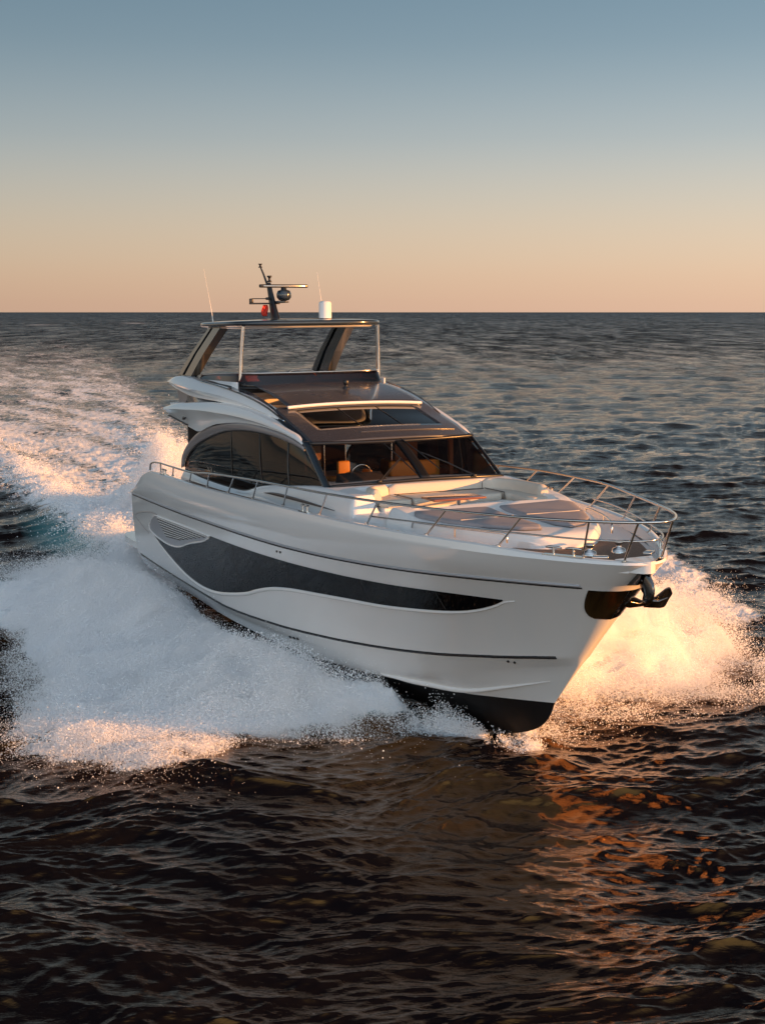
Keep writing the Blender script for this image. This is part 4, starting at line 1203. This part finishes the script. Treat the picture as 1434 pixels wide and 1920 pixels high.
def sea_mat():
    m = bpy.data.materials.new('sea_water'); m.use_nodes = True
    nt = m.node_tree; N = nt.nodes; Lk = nt.links
    b = N['Principled BSDF']; out = N['Material Output']
    b.inputs['Base Color'].default_value = (.005, .005, .007, 1)
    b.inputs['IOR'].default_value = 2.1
    b.inputs['Specular Tint'].default_value = (1.0, .46, .11, 1)  # copper glow of reflected light put into the specular colour
    geo = N.new('ShaderNodeNewGeometry')
    def noise(scale, det, stretch=None, rough=.55, dist=0):
        n = N.new('ShaderNodeTexNoise'); n.inputs['Scale'].default_value = scale; n.inputs['Detail'].default_value = det
        n.inputs['Roughness'].default_value = rough; n.inputs['Distortion'].default_value = dist
        if stretch:
            mp = N.new('ShaderNodeMapping'); mp.inputs['Scale'].default_value = stretch; mp.inputs['Rotation'].default_value = (0, 0, rad(-6))
            Lk.new(geo.outputs['Position'], mp.inputs[0]); Lk.new(mp.outputs[0], n.inputs['Vector'])
        else: Lk.new(geo.outputs['Position'], n.inputs['Vector'])
        return n
    def math_(op, a, b_=None, c=None):
        n = N.new('ShaderNodeMath'); n.operation = op
        for i, v in enumerate((a, b_, c)):
            if v is None: continue
            if isinstance(v, (int, float)): n.inputs[i].default_value = v
            else: Lk.new(v, n.inputs[i])
        return n.outputs[0]
    r1 = noise(7.0, 4, (.55, 1.5, 1), .6, .6); r2 = noise(1.6, 5, (.5, 1.6, 1), .62, .6)
    bp1 = N.new('ShaderNodeBump'); bp1.inputs['Strength'].default_value = 1; bp1.inputs['Distance'].default_value = .009
    Lk.new(r1.outputs['Fac'], bp1.inputs['Height'])
    bp2 = N.new('ShaderNodeBump'); bp2.inputs['Strength'].default_value = 1
    Lk.new(r2.outputs['Fac'], bp2.inputs['Height']); Lk.new(bp1.outputs[0], bp2.inputs['Normal'])
    ln = N.new('ShaderNodeVectorMath'); ln.operation = 'LENGTH'; Lk.new(geo.outputs['Position'], ln.inputs[0])
    bd = N.new('ShaderNodeMapRange'); bd.inputs[1].default_value = 22; bd.inputs[2].default_value = 110; bd.inputs[3].default_value = .022; bd.inputs[4].default_value = .12
    Lk.new(ln.outputs['Value'], bd.inputs[0]); Lk.new(bd.outputs[0], bp2.inputs['Distance'])
    # beyond the reach of the bump: the same wavelets as directly tilted facets
    fm = N.new('ShaderNodeMapRange'); fm.interpolation_type = 'SMOOTHSTEP'; fm.inputs[1].default_value = 45; fm.inputs[2].default_value = 260
    Lk.new(ln.outputs['Value'], fm.inputs[0])
    def facet(scale, stretch, k, det=3):
        n = noise(scale, det, stretch, .65, .3)
        a = N.new('ShaderNodeVectorMath'); a.operation = 'SUBTRACT'; Lk.new(n.outputs['Color'], a.inputs[0]); a.inputs[1].default_value = (.5, .5, .5)
        b2 = N.new('ShaderNodeVectorMath'); b2.operation = 'MULTIPLY'; Lk.new(a.outputs[0], b2.inputs[0]); b2.inputs[1].default_value = (k, k, 0)
        return b2.outputs[0]
    def vadd(a, b_):
        n = N.new('ShaderNodeVectorMath'); n.operation = 'ADD'; Lk.new(a, n.inputs[0]); Lk.new(b_, n.inputs[1]); return n.outputs[0]
    tilt = vadd(vadd(facet(1.1, (1, 1, 1), .7), facet(.30, (1, .22, 1), .8)), facet(.10, (1, .12, 1), .35))
    lean = N.new('ShaderNodeCombineXYZ'); lean.inputs[1].default_value = -.21       # steep faces of the wind waves look south
    tilt = vadd(tilt, lean.outputs[0])
    ts = N.new('ShaderNodeVectorMath'); ts.operation = 'SCALE'; Lk.new(tilt, ts.inputs[0]); Lk.new(fm.outputs[0], ts.inputs['Scale'])
    nn = N.new('ShaderNodeVectorMath'); nn.operation = 'NORMALIZE'; Lk.new(vadd(bp2.outputs[0], ts.outputs[0]), nn.inputs[0])
    Lk.new(nn.outputs[0], b.inputs['Normal'])
    rg = N.new('ShaderNodeMapRange'); rg.interpolation_type = 'SMOOTHSTEP'
    rg.inputs[1].default_value = 30; rg.inputs[2].default_value = 400; rg.inputs[3].default_value = .04; rg.inputs[4].default_value = .20
    Lk.new(ln.outputs['Value'], rg.inputs[0]); Lk.new(rg.outputs[0], b.inputs['Roughness'])
    # foam
    at = N.new('ShaderNodeAttribute'); at.attribute_name = 'foam'
    f1 = noise(2.4, 8, (1.0, .55, 1), .70, .9); f2 = noise(13, 5, None, .7, .5)
    vo = N.new('ShaderNodeTexVoronoi'); vo.feature = 'DISTANCE_TO_EDGE'; vo.inputs['Scale'].default_value = 1.6
    dn = noise(1.5, 4); dm_ = N.new('ShaderNodeMix'); dm_.data_type = 'VECTOR'; dm_.inputs[0].default_value = .35
    Lk.new(geo.outputs['Position'], dm_.inputs[4]); Lk.new(dn.outputs['Color'], dm_.inputs[5]); 
    va = N.new('ShaderNodeVectorMath'); va.operation = 'ADD'
    vs = N.new('ShaderNodeVectorMath'); vs.operation = 'SCALE'; vs.inputs['Scale'].default_value = 1.6
    Lk.new(dn.outputs['Color'], vs.inputs[0]); Lk.new(geo.outputs['Position'], va.inputs[0]); Lk.new(vs.outputs[0], va.inputs[1])
    Lk.new(va.outputs[0], vo.inputs['Vector'])
    lace = math_('SUBTRACT', .22, vo.outputs['Distance'])
    n_ = math_('ADD', math_('MULTIPLY', f1.outputs['Fac'], .95), math_('MULTIPLY', f2.outputs['Fac'], .30))
    n_ = math_('ADD', n_, math_('MULTIPLY', lace, .45))
    cov = math_('SUBTRACT', math_('ADD', at.outputs['Fac'], n_), 1.10)
    mr = N.new('ShaderNodeMapRange'); mr.interpolation_type = 'SMOOTHSTEP'
    mr.inputs[1].default_value = -.05; mr.inputs[2].default_value = .26
    Lk.new(cov, mr.inputs[0])
    has = math_('GREATER_THAN', at.outputs['Fac'], .04)
    fac = math_('MULTIPLY', mr.outputs[0], has)
    foam = N.new('ShaderNodeBsdfPrincipled')
    foam.inputs['Base Color'].default_value = (.88, .90, .92, 1); foam.inputs['Roughness'].default_value = .8
    foam.inputs['Subsurface Weight'].default_value = .0
    bf = N.new('ShaderNodeBump'); bf.inputs['Strength'].default_value = 1; bf.inputs['Distance'].default_value = .10
    Lk.new(n_, bf.inputs['Height']); Lk.new(bf.outputs[0], foam.inputs['Normal'])
    # aerated turquoise water under thin foam
    aer = N.new('ShaderNodeMix'); aer.data_type = 'RGBA'
    aer.inputs[6].default_value = (.005, .005, .007, 1); aer.inputs[7].default_value = (.09, .34, .37, 1)
    am = N.new('ShaderNodeMapRange'); am.inputs[1].default_value = .45; am.inputs[2].default_value = 1.2
    at2 = N.new('ShaderNodeAttribute'); at2.attribute_name = 'aerated'
    Lk.new(at2.outputs['Fac'], am.inputs[0]); Lk.new(am.outputs[0], aer.inputs[0]); Lk.new(aer.outputs[2], b.inputs['Base Color'])
    mx = N.new('ShaderNodeMixShader')
    Lk.new(fac, mx.inputs[0]); Lk.new(b.outputs[0], mx.inputs[1]); Lk.new(foam.outputs[0], mx.inputs[2])
    Lk.new(mx.outputs[0], out.inputs['Surface'])
    return m
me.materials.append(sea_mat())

# ------------------------------------------------------------------ spray: clouds of droplets
def droplets(name, P, r, label, cat, m_):
    me = bpy.data.meshes.new(name)
    c = P.mean(0); c[2] = P[:, 2].min()
    me.vertices.add(len(P)); me.vertices.foreach_set('co', (P - c).astype(np.float32).ravel())
    ra = me.attributes.new('radius_m', 'FLOAT', 'POINT'); ra.data.foreach_set('value', r.astype(np.float32))
    me.materials.append(m_)
    me.update()
    o = bpy.data.objects.new(name, me); COL.objects.link(o); o.location = c
    ng = bpy.data.node_groups.new(name + '_points', 'GeometryNodeTree')
    ng.interface.new_socket('Geometry', in_out='INPUT', socket_type='NodeSocketGeometry')
    ng.interface.new_socket('Geometry', in_out='OUTPUT', socket_type='NodeSocketGeometry')
    gi = ng.nodes.new('NodeGroupInput'); go = ng.nodes.new('NodeGroupOutput')
    mp = ng.nodes.new('GeometryNodeMeshToPoints'); na = ng.nodes.new('GeometryNodeInputNamedAttribute')
    na.data_type = 'FLOAT'; na.inputs['Name'].default_value = 'radius_m'
    sm = ng.nodes.new('GeometryNodeSetMaterial'); sm.inputs['Material'].default_value = m_
    ng.links.new(gi.outputs[0], mp.inputs['Mesh']); ng.links.new(na.outputs[0], mp.inputs['Radius'])
    ng.links.new(mp.outputs[0], sm.inputs['Geometry']); ng.links.new(sm.outputs[0], go.inputs[0])
    md = o.modifiers.new('points', 'NODES'); md.node_group = ng
    o['kind'] = 'stuff'; o['label'] = label; o['category'] = cat
    return o
sp_m = bpy.data.materials.new('white_spray'); sp_m.use_nodes = True
nt = sp_m.node_tree; nt.nodes.clear()
o_ = nt.nodes.new('ShaderNodeOutputMaterial'); d_ = nt.nodes.new('ShaderNodeBsdfDiffuse'); t_ = nt.nodes.new('ShaderNodeBsdfTranslucent'); mx_ = nt.nodes.new('ShaderNodeMixShader')
d_.inputs[0].default_value = (.97, .97, .975, 1); t_.inputs[0].default_value = (.97, .97, .975, 1); mx_.inputs[0].default_value = .35
nt.links.new(d_.outputs[0], mx_.inputs[1]); nt.links.new(t_.outputs[0], mx_.inputs[2]); nt.links.new(mx_.outputs[0], o_.inputs[0])

def bow_spray(sgn, N):
    """droplets thrown sideways by the bow; sgn -1 starboard, +1 port"""
    bx = rng.uniform(-7 if sgn < 0 else 2, 15.4, N); o = rng.uniform(.1, 8.6 if sgn < 0 else 11, N)
    hw = hull_hw(bx)
    n2 = fbm(bx * .55 + 7 * sgn, o * .55, 3, 9 if sgn < 0 else 13)
    n3 = fbm(bx * 1.6, o * .8, 4, 23 if sgn < 0 else 29)       # streaks running outwards
    front = 15.2 - (.24 if sgn < 0 else .16) * o + (2.2 if sgn < 0 else 1.2) * (n2 - .5) * ss(0, 3, o)
    outer = np.where(sgn * (bx * 0 + 1) < 0, 6.9 - .05 * np.abs(bx - 12.2) ** 1.15, 5.9 + .62 * np.clip(14.2 - bx, 0, 6)) + 2.2 * (n2 - .5)
    outer = np.maximum(outer, 4.6 + 1.6 * (n2 - .5))
    d_in = np.minimum(np.minimum((front - bx) * 1.0, outer - o), (o - hw + .05) * 1.6)
    edge = ss(-.35, .5, d_in)
    rise = ss(0, 2.2, o - hw) * ss(-.2, 1.6, front - bx)
    fall = 1 - (.90 if sgn < 0 else .65) * ss(2.6 if sgn < 0 else 4.0, 5.8 if sgn < 0 else 8.0, o)
    aft = .35 + .65 * ss(-4, 8, bx) if sgn < 0 else .03 + .97 * ss(9.0, 12.3, bx)
    pk = 1.2 if sgn < 0 else 2.3
    E = (.22 + pk * rise * fall * aft * (.35 + 1.1 * n2)) * (.35 + .65 * ss(-.2, .8, d_in)) * (.12 + 1.85 * fbm(bx * 2.6 + o * .5, o * .5, 4, 77))
    E = np.minimum(E * (1 - .5 * ss(3.2, 5.0, o) * ss(10.5, 12.5, bx) * (sgn < 0)), 1.2 if sgn < 0 else 1.55 - .9 * (1 - ss(9, 12, bx)))
    u = rng.random(N)
    z = E * u ** 1.15
    clump = fbm(bx * 2.6 + z * 1.3, o * 2.2 - z * 2.5, 4, 31)
    dens = edge * (ss(.30, .60, clump * .55 + n3 * .45 + .12 * (1 - u))) * (ss(-5, 4, bx) if sgn < 0 else ss(7.6, 9.6, bx)) * (.35 + .65 * ss(.30, .48, fbm(bx * .8, o * .8, 3, 33) + .25 * ss(.2, 2.5, d_in)))
    keep = rng.random(N) < dens
    bx, o, z, u = bx[keep], o[keep], z[keep], u[keep]
    n = len(bx)
    # stray drops flung past the edges
    k = rng.random(n) < .10
    e_ = rng.exponential(.34, n)
    bx = bx + k * e_ * rng.uniform(.0, 1.6, n); o = o + k * rng.exponential(.30, n); z = z + k * rng.exponential(.12, n)
    bx += rng.normal(0, .02, n); z += rng.normal(0, .02, n)
    r = np.exp(rng.normal(math.log(.0036), .55, n)); r = np.clip(r, .0015, .018)
    r = np.where(k, np.clip(r * .75, .004, .014), r)
    X, Y = to_world(bx, sgn * o)
    H0, _, _ = sea_height(X, Y, np.full(n, .05))
    hh, _ = wake(X, Y)
    return np.stack([X, Y, H0 * .6 + hh * .8 + .02 + np.abs(z)], 1), r
P, r = bow_spray(-1, 4200000)
droplets('bow_spray', P, r, 'broad white bow spray thrown out on the shaded starboard side of the yacht', 'spray', sp_m)
P2, r2 = bow_spray(1, 3200000)
droplets('bow_spray', P2, r2, 'golden sunlit bow spray flying out beyond the stem of the yacht', 'spray', sp_m)
# plume astern
def plume(N):
    bx = rng.normal(-9.5, 4.2, N); by = rng.normal(1.2, 1.5, N)
    top = 2.7 * np.exp(-((bx + 9.0) / 3.6) ** 2 - ((by - 1.4) / 1.5) ** 2) * (.15 + 1.35 * fbm(bx * .9, by * .9, 4, 91))
    z = top * rng.random(N) ** .8
    d_ = ss(.36, .62, fbm(bx * 1.6 + z, by * 1.6 - z, 4, 93)) * (z > .05)
    k = rng.random(N) < d_
    bx, by, z = bx[k], by[k], z[k]; n = len(bx)
    z = z + (rng.random(n) < .1) * rng.exponential(.2, n)
    r = np.clip(np.exp(rng.normal(math.log(.0075), .5, n)), .003, .022)
    X, Y = to_world(bx, by)
    return np.stack([X, Y, z + .1], 1), r
P3, r3 = plume(900000)
droplets('stern_plume', P3, r3, 'sunlit plume of spray rising just behind the stern', 'spray', sp_m)
# low froth flying off the wake crests
def froth(N):
    A = rng.uniform(0, 46, N) ** 1.0; bx = 1.5 - A
    side = rng.random(N) < .6
    by = np.where(side, -1.9 + .04 * A, 1.6 + .17 * A) + rng.normal(0, .55 + .012 * A, N)
    z = np.abs(rng.normal(0, .22, N)) * np.exp(-A / 30)
    k = rng.random(N) < ss(.42, .66, fbm(bx * 1.3, by * 1.3, 4, 97)) * np.exp(-A / 28)
    bx, by, z = bx[k], by[k], z[k]
    X, Y = to_world(bx, by); h_, _ = wake(X, Y)
    r = np.clip(np.exp(rng.normal(math.log(.010), .45, len(X))), .004, .03)
    return np.stack([X, Y, z + h_ + .03], 1), r
P4, r4 = froth(160000)
droplets('wake_froth', P4, r4, 'froth blowing off the wake crests behind the stern', 'froth', sp_m)

def stem_splash(N):
    t = rng.random(N) ** .8
    sgn = np.where(rng.random(N) < .5, -1, 1)
    bx = 16.4 - 1.9 * t + rng.normal(0, .10, N); by = sgn * (.05 + 1.0 * t) + rng.normal(0, .10, N)
    z = np.abs(rng.normal(0, .05 + .22 * t, N)) + .02
    k = rng.random(N) < ss(.35, .6, fbm(bx * 4, by * 4 + z * 3, 3, 55))
    X, Y = to_world(bx[k], by[k])
    return np.stack([X, Y, z[k]], 1), np.clip(np.exp(rng.normal(math.log(.0055), .45, k.sum())), .0025, .018)
P5, r5_ = stem_splash(60000)
droplets('stem_splash', P5, r5_, 'thin veil of drops peeling off the stem where it cuts the water', 'spray', sp_m)
def drift(N):  # extra low drops, added to brighten the water before the port spray
    bx = rng.uniform(11.5, 17.2, N); by = rng.uniform(.6, 7.5, N)
    z = rng.exponential(.10, N)
    d = (1 - ss(.2, 2.4, bx - (14.6 - .16 * by))) * ss(.25, .7, fbm(bx * 1.6, by * 1.6 + z, 4, 57))
    k = rng.random(N) < d
    X, Y = to_world(bx[k], by[k]); H0, _, _ = sea_height(X, Y, np.full(k.sum(), .05))
    return np.stack([X, Y, H0 + z[k]], 1), np.clip(np.exp(rng.normal(math.log(.0045), .5, k.sum())), .002, .014)
P6, r6_ = drift(260000)
droplets('brightening_drops', P6, r6_, 'fine drops added low over the water ahead of the far bow spray to brighten it', 'spray', sp_m)
def mist_mat(name, dens, scale, kz=.2, lo=.44, hi=.60):
    m = bpy.data.materials.new(name); m.use_nodes = True
    nt = m.node_tree; nt.nodes.clear(); N = nt.nodes; Lk = nt.links
    o = N.new('ShaderNodeOutputMaterial'); v = N.new('ShaderNodeVolumePrincipled')
    v.inputs['Color'].default_value = (.995, .995, .995, 1); v.inputs['Anisotropy'].default_value = .1
    g = N.new('ShaderNodeNewGeometry'); n = N.new('ShaderNodeTexNoise')
    n.inputs['Scale'].default_value = scale; n.inputs['Detail'].default_value = 7; n.inputs['Roughness'].default_value = .66; n.inputs['Distortion'].default_value = .6
    mp = N.new('ShaderNodeMapping'); mp.vector_type = 'TEXTURE'; mp.inputs['Rotation'].default_value = (0, 0, YAW); mp.inputs['Scale'].default_value = (.62, 1.5, .9)
    Lk.new(g.outputs['Position'], mp.inputs[0]); Lk.new(mp.outputs[0], n.inputs['Vector'])
    sp = N.new('ShaderNodeSeparateXYZ'); Lk.new(g.outputs['Position'], sp.inputs[0])
    ma = N.new('ShaderNodeMath'); ma.operation = 'MULTIPLY_ADD'; ma.inputs[1].default_value = -kz; Lk.new(sp.outputs['Z'], ma.inputs[0]); Lk.new(n.outputs['Fac'], ma.inputs[2])
    mr = N.new('ShaderNodeMapRange'); mr.inputs[1].default_value = lo - .08; mr.inputs[2].default_value = hi - .05; mr.inputs[3].default_value = 0; mr.inputs[4].default_value = dens
    Lk.new(ma.outputs[0], mr.inputs[0]); Lk.new(mr.outputs[0], v.inputs['Density'])
    Lk.new(v.outputs[0], o.inputs['Volume'])
    return m
def mist(name, fE, x0, x1, o0, o1, sgn, nx, no, label, m_):
    """closed body between the water and the top of the mist, fE(bx, by) -> height (<=0 outside)"""
    bx, by = np.meshgrid(np.linspace(x0, x1, nx), np.linspace(o0, o1, no), indexing='ij')
    by = by * sgn
    E = fE(bx, by)
    X, Y = to_world(bx, by); h_, _ = wake(X, Y)
    top_ = np.stack([X, Y, h_ - .05 + np.maximum(E, .0)], -1); bot = np.stack([X, Y, h_ - .12], -1)
    ok = E > .012
    ok2 = ok[:-1, :-1] | ok[1:, :-1] | ok[:-1, 1:] | ok[1:, 1:]
    mb = MB(); n = nx * no
    V = np.concatenate([top_.reshape(-1, 3), bot.reshape(-1, 3)])
    F = []
    I, J = np.nonzero(ok2); S_ = set(zip(I.tolist(), J.tolist()))
    for i, j in S_:
        a, b, c, d = i * no + j, (i + 1) * no + j, (i + 1) * no + j + 1, i * no + j + 1
        q = (a, b, c, d)
        F.append(q if sgn > 0 else q[::-1]); q2 = tuple(k + n for k in q); F.append(q2[::-1] if sgn > 0 else q2)
        for (di, dj, e0, e1) in ((-1, 0, a, d), (1, 0, c, b), (0, -1, b, a), (0, 1, d, c)):
            if (i + di, j + dj) not in S_:
                w = (e0, e1, e1 + n, e0 + n); F.append(w[::-1] if sgn < 0 else w)
    used = sorted({k for f in F for k in f}); mp_ = {k: i for i, k in enumerate(used)}
    V = V[used]; F = [tuple(mp_[k] for k in f) for f in F]
    c = V.mean(0); c[2] = V[:, 2].min()
    me = bpy.data.meshes.new(name); me.from_pydata((V - c).tolist(), [], F); me.materials.append(m_); me.update()
    bm = bmesh.new(); bm.from_mesh(me); bmesh.ops.recalc_face_normals(bm, faces=bm.faces); bm.to_mesh(me); bm.free()
    o = bpy.data.objects.new(name, me); COL.objects.link(o); o.location = c
    o['kind'] = 'stuff'; o['label'] = label; o['category'] = 'mist'
    return o
def bow_env(sgn):
    def f(bx, by):
        o = by * sgn; hw = hull_hw(bx)
        n2 = fbm(bx * .55 + 7 * sgn, o * .55, 3, 9 if sgn < 0 else 13)
        front = 15.2 - (.24 if sgn < 0 else .16) * o + (2.2 if sgn < 0 else 1.2) * (n2 - .5) * ss(0, 3, o)
        outer = np.where(sgn * (bx * 0 + 1) < 0, 6.9 - .05 * np.abs(bx - 12.2) ** 1.15, 5.9 + .62 * np.clip(14.2 - bx, 0, 6)) + 2.2 * (n2 - .5)
        outer = np.maximum(outer, 4.6 + 1.6 * (n2 - .5))
        d_in = np.minimum(np.minimum((front - bx), outer - o), (o - hw - .15) * 1.6)
        rise = ss(0, 2.2, o - hw) * ss(-.2, 1.6, front - bx); fall = 1 - (.90 if sgn < 0 else .65) * ss(2.6 if sgn < 0 else 4.0, 5.8 if sgn < 0 else 8.0, o); aft = .35 + .65 * ss(-4, 8, bx) if sgn < 0 else .03 + .97 * ss(9.0, 12.3, bx)
        pk = 1.2 if sgn < 0 else 2.3
        E = (.16 + pk * .95 * rise * fall * aft * (.35 + 1.1 * n2)) * (.12 + 1.80 * fbm(bx * 2.6 + o * .5, o * .5, 4, 77)) + .22 * (fbm(bx * 3.5, o * 3.5, 3, 78) - .5)
        E = np.minimum(E * (1 - .5 * ss(3.2, 5.0, o) * ss(10.5, 12.5, bx) * (sgn < 0)), 1.2 if sgn < 0 else 1.6 - .9 * (1 - ss(9, 12, bx)))
        return E * ss(0, 1.5, d_in) ** .8 * ss(-3, 3, bx)
    return f
mm = mist_mat('spray_mist', 42.0, 1.35, .13, .478, .60); mm2 = mist_mat('sunlit_spray_mist', 42.0, 1.2, .05, .455, .60)
mist('bow_mist', bow_env(-1), -4.2, 15.6, .2, 8.4, -1, 190, 90, 'fine white mist in the bow spray on the shaded side', mm)
mist('bow_mist', bow_env(1), -2, 15.6, .2, 11.2, 1, 180, 120, 'fine golden mist in the sunlit bow spray beyond the stem', mm2)
def plume_env(bx, by):
    return 2.6 * np.exp(-((bx + 9.0) / 3.7) ** 2 - ((by - 1.4) / 1.55) ** 2) * (.15 + 1.35 * fbm(bx * .9, by * .9, 4, 91)) - .12
mist('stern_mist', plume_env, -20, 1.5, -4, 6, 1, 110, 60, 'mist in the sunlit plume behind the stern', mist_mat('plume_mist', 7, 1.2, .06, .50, .66))
cy.volume_bounces = 12
cy.volume_step_rate = 1.0
cy.volume_max_steps = 128
print('droplets', len(P), len(P2), len(P3), len(P4))


for o in bpy.data.objects:
    if '_org' in o: del o['_org']
